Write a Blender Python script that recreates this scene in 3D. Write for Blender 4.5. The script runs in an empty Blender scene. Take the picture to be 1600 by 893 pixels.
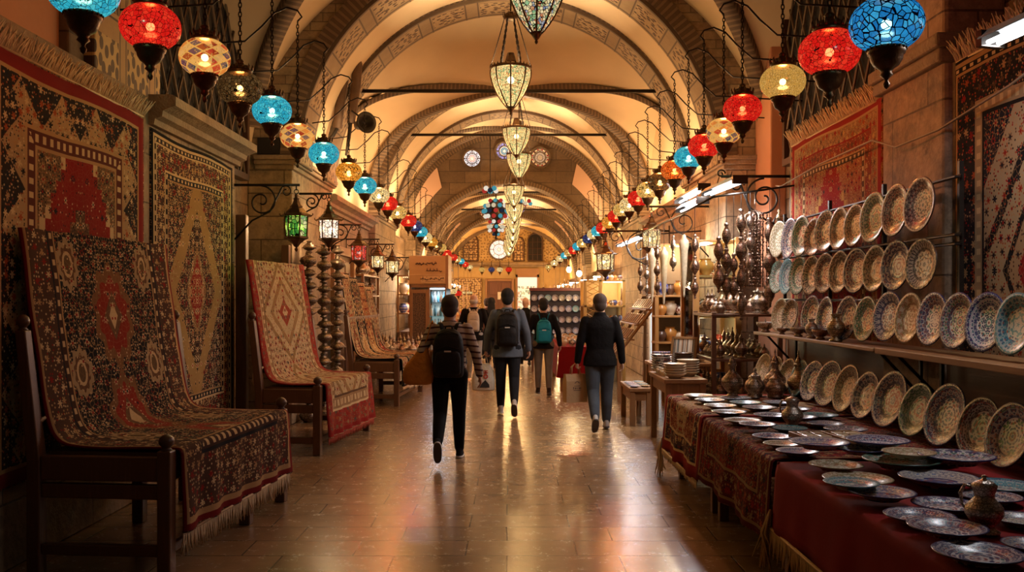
import bpy, math, random
from mathutils import Vector, Matrix
random.seed(7)
PI = math.pi
sc = bpy.context.scene
COL = sc.collection
F = 1400.0; VX = 795.0; VY = 465.0; EYE = 1.7
def P(px, py, d):
    return ((px-VX)/F*d, d, EYE+(VY-py)/F*d)
ORD = ['first','second','third','fourth','fifth','sixth','seventh','eighth','ninth','tenth','eleventh','twelfth','thirteenth','fourteenth',
       'fifteenth','sixteenth','seventeenth','eighteenth','nineteenth','twentieth','twenty-first','twenty-second','twenty-third','twenty-fourth','twenty-fifth','twenty-sixth',
       'twenty-seventh','twenty-eighth','twenty-ninth','thirtieth']
# ------------------------------------------------------------------ mesh builder
class MB:
    def __init__(s): s.v=[]; s.f=[]; s.uv=[]
    def add(s, vs, fs, uvs=None):
        o=len(s.v); s.v += [tuple(x) for x in vs]; s.f += [tuple(i+o for i in q) for q in fs]
        s.uv += list(uvs) if uvs else [(0.0,0.0)]*len(vs)
        return s
    def box(s, x0,x1,y0,y1,z0,z1, m=None):
        vs=[Vector((x,y,z)) for x in (x0,x1) for y in (y0,y1) for z in (z0,z1)]
        if m: vs=[m@q for q in vs]
        return s.add(vs,[(0,1,3,2),(4,6,7,5),(0,4,5,1),(2,3,7,6),(0,2,6,4),(1,5,7,3)])
    def grid(s, rows, uvs=None, flip=False):
        n=len(rows); k=len(rows[0]); vs=[q for r in rows for q in r]
        fs=[]
        for i in range(n-1):
            for j in range(k-1):
                q=(i*k+j,i*k+j+1,(i+1)*k+j+1,(i+1)*k+j)
                fs.append(q[::-1] if flip else q)
        return s.add(vs,fs,[q for r in uvs for q in r] if uvs else None)
    def tube(s, path, rad, n=8, cap=True, ell=1.0):
        path=[Vector(p) for p in path]; k=len(path)
        if not hasattr(rad,'__len__'): rad=[rad]*k
        t0=(path[1]-path[0]).normalized()
        up=Vector((0,0,1)) if abs(t0.z)<.9 else Vector((1,0,0))
        nx=t0.cross(up).normalized(); vs=[];uv=[];L=0
        for i,p in enumerate(path):
            t=(path[min(i+1,k-1)]-path[max(i-1,0)])
            t=t.normalized() if t.length>1e-9 else t0
            nx=(nx-t*nx.dot(t)); nx=nx.normalized() if nx.length>1e-6 else t.orthogonal().normalized()
            ny=t.cross(nx)
            if i: L+=(p-path[i-1]).length
            for j in range(n):
                a=2*PI*j/n
                vs.append(p+nx*(math.cos(a)*rad[i])+ny*(math.sin(a)*rad[i]*ell)); uv.append((j/n,L))
        fs=[(i*n+j,i*n+(j+1)%n,(i+1)*n+(j+1)%n,(i+1)*n+j) for i in range(k-1) for j in range(n)]
        if cap: fs += [tuple(range(n))[::-1], tuple((k-1)*n+j for j in range(n))]
        return s.add(vs,fs,uv)
    def lathe(s, prof, n=24, c=(0,0,0), m=None):
        vs=[];uv=[];k=len(prof)
        for i,(r,z) in enumerate(prof):
            for j in range(n):
                a=2*PI*j/n
                q=Vector((c[0]+max(r,1e-4)*math.cos(a),c[1]+max(r,1e-4)*math.sin(a),c[2]+z))
                vs.append(m@q if m else q); uv.append((j/n,z))
        fs=[(i*n+j,i*n+(j+1)%n,(i+1)*n+(j+1)%n,(i+1)*n+j) for i in range(k-1) for j in range(n)]
        return s.add(vs,fs,uv)
    def ring(s, c, R, r, n=20, k=6, axis='z'):
        pts=[]
        for i in range(n+1):
            a=2*PI*i/n; x,y=R*math.cos(a),R*math.sin(a)
            pts.append({'z':(c[0]+x,c[1]+y,c[2]),'y':(c[0]+x,c[1],c[2]+y),'x':(c[0],c[1]+x,c[2]+y)}[axis])
        return s.tube(pts,r,k,False)
    def ball(s, c, r, n=12, k=8, sx=1,sy=1,sz=1):
        prof=[(r*math.sin(PI*i/k), -r*math.cos(PI*i/k)) for i in range(k+1)]
        m=Matrix.Translation(c)@Matrix.Diagonal((sx,sy,sz,1))
        return s.lathe(prof,n,(0,0,0),m)
    def loft(s, rings, n=16, m=None, p=2.0):
        # rings: (center, rx, ry)   horizontal super-ellipses
        vs=[]
        for c,rx,ry in rings:
            for j in range(n):
                a=2*PI*j/n; ca,sa=math.cos(a),math.sin(a)
                x=math.copysign(abs(ca)**(2/p),ca)*rx; y=math.copysign(abs(sa)**(2/p),sa)*ry
                q=Vector((c[0]+x,c[1]+y,c[2])); vs.append(m@q if m else q)
        k=len(rings)
        fs=[(i*n+j,i*n+(j+1)%n,(i+1)*n+(j+1)%n,(i+1)*n+j) for i in range(k-1) for j in range(n)]
        fs += [tuple(range(n))[::-1], tuple((k-1)*n+j for j in range(n))]
        return s.add(vs,fs)
    def mesh(s, name, smooth=False):
        me=bpy.data.meshes.new(name); me.from_pydata(s.v,[],s.f)
        ul=me.uv_layers.new(name='UVMap')
        li=[0]*len(me.loops); me.loops.foreach_get('vertex_index',li)
        flat=[]
        for i in li: flat += s.uv[i]
        ul.data.foreach_set('uv',flat)
        if smooth: me.polygons.foreach_set('use_smooth',[True]*len(me.polygons))
        me.update(); return me
    def build(s, name, mat, parent=None, smooth=False, bevel=0, solid=0, loc=None):
        o=bpy.data.objects.new(name, s.mesh(name,smooth)); COL.objects.link(o)
        o.data.materials.append(mat)
        if parent: o.parent=parent
        if loc: o.location=loc
        if solid:
            md=o.modifiers.new('s','SOLIDIFY'); md.thickness=solid; md.offset=0
        if bevel:
            md=o.modifiers.new('b','BEVEL'); md.width=bevel; md.segments=2; md.limit_method='ANGLE'; md.angle_limit=.7
        return o
def tag(o,label=None,cat=None,group=None,kind=None):
    for k,v in (('label',label),('category',cat),('group',group),('kind',kind)):
        if v: o[k]=v
    return o
def thing(name,label,cat,loc=(0,0,0),rz=0,group=None,scale=1):
    o=bpy.data.objects.new(name,None); COL.objects.link(o); o.empty_display_size=.1
    o.location=loc; o.rotation_euler=(0,0,rz); o.scale=(scale,)*3
    return tag(o,label,cat,group)
def struct(name,mb,mat,smooth=False,bevel=0,solid=0):
    return tag(mb.build(name,mat,None,smooth,bevel,solid),kind='structure')
def dup(o,parent=None):
    c=o.copy(); COL.objects.link(c)
    if parent is not None: c.parent=parent
    for ch in list(o.children): dup(ch,c)
    return c
def remesh(mb,name,mat,parent,vox=.01,it=4,fac=.5):
    o=mb.build(name,mat,None,True)
    r=o.modifiers.new('r','REMESH'); r.mode='VOXEL'; r.voxel_size=vox; r.use_smooth_shade=True
    if it:
        m=o.modifiers.new('m','SMOOTH'); m.iterations=it; m.factor=fac
    dg=bpy.context.evaluated_depsgraph_get()
    me=bpy.data.meshes.new_from_object(o.evaluated_get(dg))
    me.name=name; o.modifiers.clear(); o.data=me
    if not me.materials: me.materials.append(mat)
    me.polygons.foreach_set('use_smooth',[True]*len(me.polygons))
    o.parent=parent
    return o
# ------------------------------------------------------------------ node expressions
class E:
    def __init__(s,nt,k): s.nt=nt; s.k=k
    def _m(s,op,*a):
        n=s.nt.nodes.new('ShaderNodeMath'); n.operation=op
        for i,x in enumerate((s,)+a):
            if isinstance(x,E): s.nt.links.new(x.k,n.inputs[i])
            else: n.inputs[i].default_value=x
        return E(s.nt,n.outputs[0])
    def __add__(s,o): return s._m('ADD',o)
    __radd__=__add__
    def __mul__(s,o): return s._m('MULTIPLY',o)
    __rmul__=__mul__
    def __sub__(s,o): return s._m('SUBTRACT',o)
    def __rsub__(s,o): return (s*-1.0)+o
    def __truediv__(s,o): return s._m('DIVIDE',o)
    def __lt__(s,o): return s._m('LESS_THAN',o)
    def __gt__(s,o): return s._m('GREATER_THAN',o)
    def abs(s): return s._m('ABSOLUTE')
    def fract(s): return s._m('FRACT')
    def floor(s): return s._m('FLOOR')
    def cos(s): return s._m('COSINE')
    def sin(s): return s._m('SINE')
    def sqrt(s): return s._m('SQRT')
    def pow(s,o): return s._m('POWER',o)
    def min(s,o): return s._m('MINIMUM',o)
    def max(s,o): return s._m('MAXIMUM',o)
    def atan2(s,o): return s._m('ARCTAN2',o)
    def between(s,a,b): return (s>a)*(s<b)
class NT:
    def __init__(s,name):
        s.mat=bpy.data.materials.new(name); s.mat.use_nodes=True; s.nt=s.mat.node_tree
        s.nt.nodes.clear(); s.out=s.nt.nodes.new('ShaderNodeOutputMaterial')
    def n(s,t,**kw):
        q=s.nt.nodes.new('ShaderNode'+t)
        for k,v in kw.items(): setattr(q,k,v)
        return q
    def set(s,node,key,val):
        i=node.inputs[key]
        if isinstance(val,E): s.nt.links.new(val.k,i)
        elif hasattr(val,'is_output'): s.nt.links.new(val,i)
        else:
            if i.type=='RGBA' and len(val)==3: val=(*val,1)
            i.default_value=val
    def sep(s,sock):
        q=s.n('SeparateXYZ'); s.nt.links.new(sock,q.inputs[0]); return [E(s.nt,x) for x in q.outputs]
    def comb(s,x,y,z=0.0):
        q=s.n('CombineXYZ')
        for i,a in enumerate((x,y,z)): s.set(q,i,a)
        return q.outputs[0]
    def uv(s):
        q=s.n('UVMap'); q.uv_map='UVMap'; return s.sep(q.outputs[0])
    def objc(s): return s.n('TexCoord').outputs['Object']
    def gen(s):
        return s.n('NewGeometry').outputs['Position']
    def rnd(s): return E(s.nt,s.n('ObjectInfo').outputs['Random'])
    def mix(s,f,a,b):
        q=s.n('Mix',data_type='RGBA'); s.set(q,0,f); s.set(q,6,a); s.set(q,7,b); return q.outputs[2]
    def noise(s,vec,scale,detail=3,rough=.55):
        q=s.n('TexNoise'); 
        if vec is not None: s.set(q,'Vector',vec)
        s.set(q,'Scale',scale); s.set(q,'Detail',detail); s.set(q,'Roughness',rough)
        return E(s.nt,q.outputs[0])
    def vor(s,vec,scale,rand=1.0,feature='F1',dim='2D',metric='EUCLIDEAN'):
        q=s.n('TexVoronoi'); q.voronoi_dimensions=dim; q.feature=feature
        if feature!='DISTANCE_TO_EDGE': q.distance=metric
        s.set(q,'Vector',vec); s.set(q,'Scale',scale); s.set(q,'Randomness',rand); return q
    def ramp(s,f,stops,const=True):
        q=s.n('ValToRGB'); cr=q.color_ramp; cr.interpolation='CONSTANT' if const else 'LINEAR'
        while len(cr.elements)<len(stops): cr.elements.new(1)
        for e,(p,c) in zip(cr.elements,stops): e.position=p; e.color=(*c,1)
        s.set(q,0,f); return q.outputs[0]
    def bump(s,h,strength=.3,dist=.01):
        q=s.n('Bump'); s.set(q,'Strength',strength); s.set(q,'Distance',dist); s.set(q,'Height',h); return q.outputs[0]
    def pbr(s,col,rough=.6,metal=0.0,normal=None,emit=None,estr=0,spec=None,**kw):
        b=s.n('BsdfPrincipled'); s.set(b,'Base Color',col); s.set(b,'Roughness',rough); s.set(b,'Metallic',metal)
        if normal is not None: s.set(b,'Normal',normal)
        if emit is not None: s.set(b,'Emission Color',emit); s.set(b,'Emission Strength',estr)
        if spec is not None: s.set(b,'Specular IOR Level',spec)
        for k,v in kw.items(): s.set(b,k.replace('_',' '),v)
        s.nt.links.new(b.outputs[0],s.out.inputs[0]); return s.mat
def flat(name,col,rough=.6,metal=0,var=.25,scale=6,bump=.15,bd=.01,spec=None,**kw):
    t=NT(name); g=t.objc(); n=t.noise(g,scale,4)
    c=t.mix(n,tuple(x*(1-var) for x in col),tuple(min(1,x*(1+var)) for x in col))
    nb=t.noise(g,scale*6,3)
    return t.pbr(c,rough,metal,t.bump(nb,bump,bd),spec=spec,**kw)
def wood(name,c1,c2,rough=.5,axis=2):
    t=NT(name); x,y,z=t.sep(t.objc()); a=[x,y,z]
    for i in range(3): a[i]=a[i]*(1.2 if i==axis else 14.0)
    n=t.noise(t.comb(*a),2.0,5,.65); w=((n*9.0).sin()*.5+.5)
    c=t.mix(w*.6+n*.4,c1,c2)
    return t.pbr(c,rough,0,t.bump(w,.15,.004))
def stone(name,c1,c2,mort,bw=.6,bh=.3,rough=.75,use='wall',dirt=.5,bump=.6):
    t=NT(name); x,y,z=t.sep(t.gen())
    vec=t.comb(y+x,z) if use=='wall' else t.comb(x,y)
    b=t.n('TexBrick'); t.set(b,'Vector',vec); t.set(b,'Scale',1.0); t.set(b,'Brick Width',bw); t.set(b,'Row Height',bh)
    t.set(b,'Mortar Size',.008); t.set(b,'Mortar Smooth',.3); t.set(b,'Color1',c1); t.set(b,'Color2',c2); t.set(b,'Mortar',mort); t.set(b,'Bias',0.0)
    n=t.noise(t.gen(),2.2,6,.65); n2=t.noise(t.gen(),14,5,.6)
    c=t.mix((n-.42).max(0.0)*3.0*dirt,b.outputs[0],tuple(q*.35 for q in c1))
    c=t.mix((n2-.5).max(0.0)*1.6*dirt,c,tuple(min(1,q*1.5) for q in c2)); n3=t.noise(t.gen(),5.5,6,.75); c=t.mix((n3-.53).max(0.0)*4.5*dirt,c,tuple(q*.30 for q in c1))
    h=(E(t.nt,b.outputs[1])*-1.0)+n2*.5
    return t.pbr(c,rough,0,t.bump(h,bump,.02))
# ------------------------------------------------------------------ carpet material
TAN=(.42,.25,.11); CREAM=(.60,.43,.23); NAVY=(.008,.010,.018); BLACK=(.006,.006,.008); RED=(.26,.012,.012); RUST=(.34,.07,.02); GOLD=(.50,.30,.09); BLUE=(.03,.05,.10); BROWN=(.10,.05,.025)
def carpet(name,W,H,edge=RED,bands=None,field=NAVY,pal=(CREAM,TAN,RUST,RED,TAN),med=(),fsc=7.0,lsc=24.0,spots=None,topless=False,seed=0.0,tri=None,stripes=None,dens=1.0,leafcut=.30):
    """bands: list of (e0,e1,colour); med: list of (kind,a,b,colour) drawn in order; spots: list of (u,v,r1,c1)"""
    t=NT(name); u,v,_=t.uv()
    au,av=u.abs(),v.abs(); eu=au*-1.0+W/2; ev=(v+H/2)*.62 if topless else av*-1.0+H/2; e=eu.min(ev)
    s_=(eu<ev); along=s_*v+(s_*-1.0+1.0)*u
    q=.012
    base=field; den=None
    if stripes: base=t.ramp((u/stripes[0]+50.0).fract(),stripes[1])
    for mm in med:
        kind,a,b,c=mm[:4]
        if kind=='dia': d=au/a+av/b
        elif kind=='step': d=(au/.07).floor()*.07/a+(av/.09).floor()*.09/b
        elif kind=='oval': d=((au/a)*(au/a)+(av/b)*(av/b)).sqrt()
        elif kind=='star': d=(au/a+av/b).max((au/a).max(av/b)*1.35)
        elif kind=='wave': d=au/a+av/b+(av*40.0).sin()*.05+(au*40.0).sin()*.05
        base=t.mix(d<1.0,base,c)
        if len(mm)>4:
            i_=(d<1.0); den=(den*(i_*-1.0+1.0)+i_*mm[4]) if den is not None else (i_*(mm[4]-1.0)+1.0)
    for kind,(cu,cv,a,b,c) in (spots or []):
        x=(au-cu)/a; y=((v if topless else av)-cv)/b; r=(x.abs()+y.abs()) if kind=='dia' else (x*x+y*y).sqrt()
        if kind=='fl': r=r+((y.atan2(x))*10.0).cos()*.09
        base=t.mix(r<1.0,base,c); i_=(r<1.0); den=(den*(i_*-1.0+1.0)+i_*.35) if den is not None else (i_*-.65+1.0)
    vec=t.comb(au+seed,av+seed*1.7)
    V=t.vor(vec,fsc,.55); pos=t.n('VectorMath',operation='SUBTRACT'); 
    sc_=t.n('VectorMath',operation='SCALE'); t.nt.links.new(vec,sc_.inputs[0]); sc_.inputs['Scale'].default_value=1.0
    t.nt.links.new(sc_.outputs[0],pos.inputs[0]); t.nt.links.new(V.outputs['Position'],pos.inputs[1])
    dx,dy,_=t.sep(pos.outputs[0]); ang=dy.atan2(dx); rr=(dx*dx+dy*dy).sqrt()*fsc
    rnd=t.sep(V.outputs['Color'])[0]
    pet=rr<((ang*6.0).cos()*.09+.27*dens); core=rr<.12
    n=len(pal)
    pc=t.ramp(rnd,[(i/n,pal[i]) for i in range(n)])
    L=t.vor(vec,lsc,.9); lr=t.sep(L.outputs['Color']); ld=E(t.nt,L.outputs['Distance'])
    leaf=(ld<leafcut)*(lr[1]<.75*dens)
    lc=t.ramp(lr[0],[(i/n,pal[(i*2+1)%n]) for i in range(n)])
    vine=(E(t.nt,t.vor(vec,fsc*1.9,1.0,'DISTANCE_TO_EDGE').outputs[0])<.05)
    D=den if den is not None else E(t.nt,t.n('Value').outputs[0])*0.0+1.0
    lf=leaf*(lr[2]<D); pf=pet*(t.sep(V.outputs['Color'])[1]<D)
    col=t.mix(vine*.55*D,base,TAN)
    col=t.mix(lf,col,lc); col=t.mix(pf,col,pc); col=t.mix(core*pf,col,t.mix(rnd>.5,RED,NAVY))
    # borders
    fc=col
    for (e0,e1,bc) in (bands or [(.0,.05,edge),(.05,.07,CREAM),(.07,.24,BROWN),(.24,.26,CREAM),(.26,.32,RED),(.32,.335,CREAM)]):
        w=e1-e0
        if tri and w>.1:
            z=((along/tri[0]).fract()-.5).abs()*2.0
            bb=t.mix(z<((e-e0)/w),bc,tri[1])
        else: bb=bc
        if w>.1:
            bb=t.mix(leaf,bb,lc); bb=t.mix(pet,bb,pc)
        elif w>.035:
            k=((along/.09).fract()-.5).abs(); bb=t.mix((k<.22)*(((e-(e0+e1)/2).abs())<w*.28),bb,CREAM if bc!=CREAM else NAVY) if e0>.01 else bb
        fc=t.mix(e.between(e0-1e-4,e1),fc,bb)
    wn=t.noise(t.comb(u,v),3.0,3); fc=t.mix((wn-.4).max(0.0)*.5,fc,tuple(x*.5 for x in BROWN))
    knot=t.noise(t.comb(u*1.0,v*.4),260,1)
    return t.pbr(fc,.95,0,t.bump(knot,.5,.004),spec=.15)
# ------------------------------------------------------------------ plate material
WHITE=(.76,.74,.72)
def platemat(name,ground=WHITE,ink=(.015,.02,.12),acc=(.25,.03,.02),acc2=(.03,.18,.20),rim=(.01,.015,.10),centre=None,R=.19):
    t=NT(name); x,y,_=t.sep(t.objc()); r=(x*x+y*y).sqrt()/R; th=y.atan2(x)/(2*PI)
    rd=t.rnd(); N=(rd*3.0).floor()*4.0+10.0
    k=((th*N).fract()-.5).abs()*2.0
    off=(rd*37.0)
    vec=t.comb(k*.9+off,r*6.0+off)
    L=t.vor(vec,2.6,.9); lc=t.sep(L.outputs['Color']); ld=E(t.nt,L.outputs['Distance'])
    m=(ld<.41); edge=E(t.nt,t.vor(vec,2.6,.9,'DISTANCE_TO_EDGE').outputs[0])<.09
    mc=t.ramp(lc[0],[(0,ink),(.45,acc),(.62,ink),(.78,acc2),(.9,ink)])
    k2=((th*(N-4.0)*.5).fract()-.5).abs()*2.0
    vec2=t.comb(k2*r*2.2+off*1.3,r*5.0+off)
    V2=t.vor(vec2,2.2,.85); c2=t.sep(V2.outputs['Color']); d2=E(t.nt,V2.outputs['Distance'])
    mc2=t.ramp(c2[0],[(0,acc),(.25,ink),(.55,acc2),(.75,acc),(.88,ink)])
    cc=t.mix(d2<.40,centre or ground,mc2)
    col=t.mix(m,ground,mc); col=t.mix(edge*.8,col,ink)
    col=t.mix(r<.60,col,ground); col=t.mix(r<.57,col,cc)
    for a,b,c in ((.575,.60,ink),(.63,.645,ink),(.90,.915,ink),(.965,1.2,rim)): col=t.mix(r.between(a,b),col,c)
    return t.pbr(col,.28,0,t.bump(t.noise(t.objc(),60,2),.08,.003),Coat_Weight=.15,Coat_Roughness=.15)
# ------------------------------------------------------------------ glowing glass
def glowglass(name,cols,strength=1.0,trans=.4,scale=26.0,line=(.02,.012,.006),lw=.055,diamond=False,tint=None,radial=False):
    """lamp glass: mosaic pieces glowing between dark lines, partly clear"""
    t=NT(name); g=t.objc(); x,y,z=t.sep(g)
    if diamond:
        th=y.atan2(x)/(2*PI)*9.0; q=z*17.0
        a=((th+q).fract()-.5).abs(); b=((th-q).fract()-.5).abs()
        ln=((a*-1.0+.5).min(b*-1.0+.5))<.09
        cell=t.comb((th+q).floor(),(th-q).floor())
        wn=t.n('TexWhiteNoise',noise_dimensions='2D'); t.set(wn,'Vector',cell); rnd=E(t.nt,wn.outputs[0])
        V=t.vor(g,70,1,dim='3D'); d=E(t.nt,V.outputs['Distance'])
        c=t.ramp(rnd,[(i/len(cols),cols[i]) for i in range(len(cols))]); c=t.mix((d<.27),c,(.78,.40,.10))
        c=t.mix(ln,c,(.85,.42,.09)); lnm=(d<.16)
        c=t.mix(lnm,c,line); ln=lnm
    else:
        V=t.vor(g,scale,1,'DISTANCE_TO_EDGE','3D'); ln=E(t.nt,V.outputs[0])<lw
        V2=t.vor(g,scale,1,dim='3D'); rnd=t.sep(V2.outputs['Color'])[0]
        c=t.ramp(rnd,[(i/len(cols),cols[i]) for i in range(len(cols))])
        n=t.noise(g,scale*2.5,2); c=t.mix((n-.4).max(0.0)*1.5,c,tuple(min(1,q*1.3) for q in cols[0]))
        c=t.mix(ln,c,line)
    em=t.n('Emission'); t.set(em,'Color',c); t.set(em,'Strength',(ln*-.92+1.0)*strength)
    tr=t.n('BsdfTransparent'); t.set(tr,'Color',tint or cols[0])
    gl=t.n('BsdfGlossy'); t.set(gl,'Roughness',.15); t.set(gl,'Color',(.5,.5,.5))
    m1=t.n('MixShader'); t.set(m1,0,(ln*-1.0+1.0)*trans); t.nt.links.new(em.outputs[0],m1.inputs[1]); t.nt.links.new(tr.outputs[0],m1.inputs[2])
    m2=t.n('MixShader'); t.set(m2,0,.06); t.nt.links.new(m1.outputs[0],m2.inputs[1]); t.nt.links.new(gl.outputs[0],m2.inputs[2])
    t.nt.links.new(m2.outputs[0],t.out.inputs[0]); return t.mat
def emit(name,c,s):
    t=NT(name); e=t.n('Emission'); t.set(e,'Color',c); t.set(e,'Strength',float(s)); t.nt.links.new(e.outputs[0],t.out.inputs[0]); return t.mat
def clearglass(name,tint=(.9,.95,.93)):
    t=NT(name); tr=t.n('BsdfTransparent'); t.set(tr,'Color',tint); gl=t.n('BsdfGlossy'); t.set(gl,'Roughness',.03)
    lw=t.n('LayerWeight'); t.set(lw,'Blend',.15); m=t.n('MixShader'); t.nt.links.new(lw.outputs['Fresnel'],m.inputs[0])
    t.nt.links.new(tr.outputs[0],m.inputs[1]); t.nt.links.new(gl.outputs[0],m.inputs[2]); t.nt.links.new(m.outputs[0],t.out.inputs[0]); return t.mat
# ================================================================== SETTING
M_stone=stone('pier_stone',(.30,.205,.12),(.42,.30,.18),(.10,.065,.035),.62,.31,bump=1.0,dirt=1.0)
M_brick=stone('vault_brick',(.22,.135,.07),(.33,.24,.13),(.13,.09,.05),.34,.12,bump=.7,dirt=.7)
M_wall=stone('wall_stone',(.25,.16,.09),(.34,.23,.13),(.08,.05,.03),.8,.42,bump=.9,dirt=.9)
M_plaster=flat('vault_plaster',(.64,.48,.29),.85,0,.13,1.3,.25,.01)
M_pink=flat('pink_plaster',(.62,.40,.28),.85,0,.08,1.5,.1,.01)
M_oplaster=flat('orange_plaster',(.55,.24,.12),.8,0,.2,1.5,.3,.01)
M_dstone=stone('dark_stone',(.12,.075,.04),(.17,.11,.06),(.05,.03,.02),.9,.34,bump=.7)
M_cornice=flat('cornice_stone',(.27,.19,.115),.8,0,.6,5,.7,.02)
M_iron=flat('black_iron',(.025,.018,.013),.45,.6,.3,12,.3,.003)
M_black=flat('black_void',(.012,.008,.006),.9)
M_darkwood=wood('dark_wood',(.045,.018,.008),(.13,.058,.024),.42)
M_darkwoodx=wood('dark_wood_rail',(.045,.018,.008),(.13,.058,.024),.42,1)
M_wood=wood('honey_wood',(.22,.10,.035),(.42,.22,.085),.45)
M_woodx=wood('honey_wood_board',(.22,.10,.035),(.42,.22,.085),.45,1)
def floor_mat():
    t=NT('floor_slabs'); g=t.gen(); x,y,z=t.sep(g)
    b=t.n('TexBrick'); t.set(b,'Vector',t.comb(x+t.noise(g,.7,2)*.03,y+t.noise(g,.9,2)*.02)); t.set(b,'Scale',1.0); t.set(b,'Brick Width',.74); t.set(b,'Row Height',.37)
    t.set(b,'Mortar Size',.0055); t.set(b,'Mortar Smooth',.1); b.offset=.37; t.set(b,'Color1',(.24,.138,.066)); t.set(b,'Color2',(.32,.19,.092)); t.set(b,'Mortar',(.03,.017,.008))
    n=t.noise(g,1.6,7,.65); n2=t.noise(g,9,5,.65); n3=t.noise(g,45,3,.6)
    c=t.mix((n-.42).max(0.0)*2.4,b.outputs[0],(.13,.075,.035)); c=t.mix((n2-.52).max(0.0)*2.2,c,(.33,.225,.125))
    pits=(t.noise(t.comb(x*1.0,y*1.9),17,5,.7)-.67).max(0.0)*12.0; c=t.mix(pits.min(1.0),c,(.05,.028,.014))
    h=E(t.nt,b.outputs[1])*-1.0+n2*.35+n3*.12-pits*.5
    rough=n2*.22+n3*.14+.06
    return t.pbr(c,rough,0,t.bump(h,.5,.010),spec=.5)
M_floor=floor_mat()
def band_mat(name,along,kind):
    t=NT(name); u,v,_=t.uv(); vec=t.comb(u,v)
    if kind=='panel':
        f=(u/along).fract(); pan=f.between(.06,.72)*v.between(.14,.66)
        V=t.vor(t.comb(u,v*1.4),9,.9); d=E(t.nt,V.outputs['Distance']); W_=t.vor(t.comb(u,v*2.2),16,.8); d2=E(t.nt,W_.outputs['Distance'])
        base=t.mix(t.noise(vec,5,5),(.20,.13,.065),(.34,.23,.12))
        orn=t.mix((d<.34),(.36,.25,.13),(.055,.03,.015)); orn=t.mix((d2<.22),orn,(.28,.15,.07))
        c=t.mix(pan,base,orn); ln=f.between(.0,.03).max(f.between(.74,.77)).max(v.between(.0,.05)).max(v.between(.71,.76))
        c=t.mix(ln*.8,c,(.06,.035,.02)); h=t.noise(vec,20,4)+(ln*-1.0)
    else:
        f=((u/.085).fract()-.5).abs(); c=t.mix((f<.3)*.75,(.21,.135,.07),(.06,.035,.02)); c=t.mix(t.noise(vec,7,4)*.5,c,(.07,.04,.022)); h=t.noise(vec,25,4)+(f<.3)
    return t.pbr(c,.75,0,t.bump(h,.5,.01))
M_panel=band_mat('arch_panels',.78,'panel'); M_dent=band_mat('arch_edge',.2,'dent')

struct('floor',MB().grid([[(x,y,0) for x in (-4.2,4.2)] for y in (-3,50)]),M_floor)
# upper side walls and lower shop fronts
for s,nm in ((-1,'left'),(1,'right')):
    a,b=sorted((s*3.5,s*3.9))
    struct('wall_'+nm,MB().box(a,b,1.5,46.5,0,7.4),M_wall)
    a,b=sorted((s*3.12,s*3.5))
    struct('wall_'+nm,MB().box(a,b,1.5,(10.2 if s<0 else 9.95),0,3.44),M_wall,bevel=.01)
    a,b=sorted((s*3.05,s*3.5))
    struct('wall_'+nm,MB().box(a,b,14.6,19.5,0,3.35),M_wall,bevel=.01)
    struct('wall_'+nm,MB().box(a,b,23.0,46,0,3.4),M_wall,bevel=.01)
    for (y0,y1) in ((12.0,14.6),(19.5,23.0)):
        a,b=sorted((s*2.9,s*3.5))
        struct('pillar_'+nm,MB().box(a,b,y0,y1,0,3.55),M_stone,bevel=.02)
        a,b=sorted((s*2.96,s*3.5))
        struct('pillar_'+nm,MB().box(a,b,y0,y1,3.55,7.3),M_brick)
        # moulded impost at the spring of the arch
        mb=MB()
        for (dz,pr) in ((0,.03),(.06,.07),(.12,.10)):
            a,b=sorted((s*(2.9-pr),s*3.4)); mb.box(a,b,y0-pr,y1+pr,3.42+dz,3.48+dz)
        struct('trim_'+nm,mb,M_cornice,bevel=.012)
def cornice(name,x0,dirx,y0,y1,z,mat):
    prof=[(0,0),(.05,0),(.06,.05),(.12,.07),(.13,.12),(.2,.15),(.24,.16),(.24,.24),(.2,.26),(0,.26)]
    mb=MB().grid([[(x0+dirx*p[0],y,z+p[1]) for p in prof] for y in (y0,y1)],flip=dirx<0)
    for y in (y0,y1): mb.add([(x0+dirx*p[0],y,z+p[1]) for p in prof],[tuple(range(len(prof)))])
    return struct(name,mb,mat)
cornice('trim_left',-3.12,1,7.75,10.25,3.2,M_cornice)
cornice('trim_left',-3.05,1,14.7,19.4,3.15,M_cornice)
cornice('trim_right',3.05,-1,14.7,19.4,3.15,M_cornice)
# painted pier and orange plaster above the first carpet
def tile_pier():
    t=NT('painted_pier'); x,y,z=t.sep(t.gen()); vec=t.comb(y,z)
    fy=((y-7.0)/.62).fract(); fz=((z-3.0)/.95).fract()
    V=t.vor(t.comb((fy-.5).abs(),fz),7,.7); d=E(t.nt,V.outputs['Distance'])
    orn=t.mix(d<.4,(.50,.33,.13),(.06,.03,.015)); pan=fy.between(.14,.86)*fz.between(.12,.88)
    base=t.mix(t.noise(t.gen(),6,5),(.30,.16,.06),(.48,.30,.12)); ln=(fy.between(.08,.11).max(fy.between(.89,.92))).max(fz.between(.06,.08))
    c=t.mix(pan,base,orn); c=t.mix(ln,c,(.05,.025,.012))
    return t.pbr(c,.6,0,t.bump(t.noise(t.gen(),30,4)+pan*.5,.4,.01))
M_tpier=tile_pier()
struct('wall_left',MB().box(-3.5,-3.44,1.5,6.85,3.22,7),M_oplaster)
struct('pillar_left',MB().box(-3.5,-3.28,7.1,8.45,3.2,7.2),M_tpier,bevel=.02)
struct('pillar_left',MB().box(-3.5,-3.36,6.85,7.1,3.2,7.2),M_dstone,bevel=.02)
struct('pillar_right',MB().box(3.06,3.5,6.3,7.35,0,7.2),stone('right_pier_stone',(.36,.22,.13),(.44,.28,.17),(.12,.065,.04),1.2,.62,bump=1.0,dirt=1.1),bevel=.03)
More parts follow.
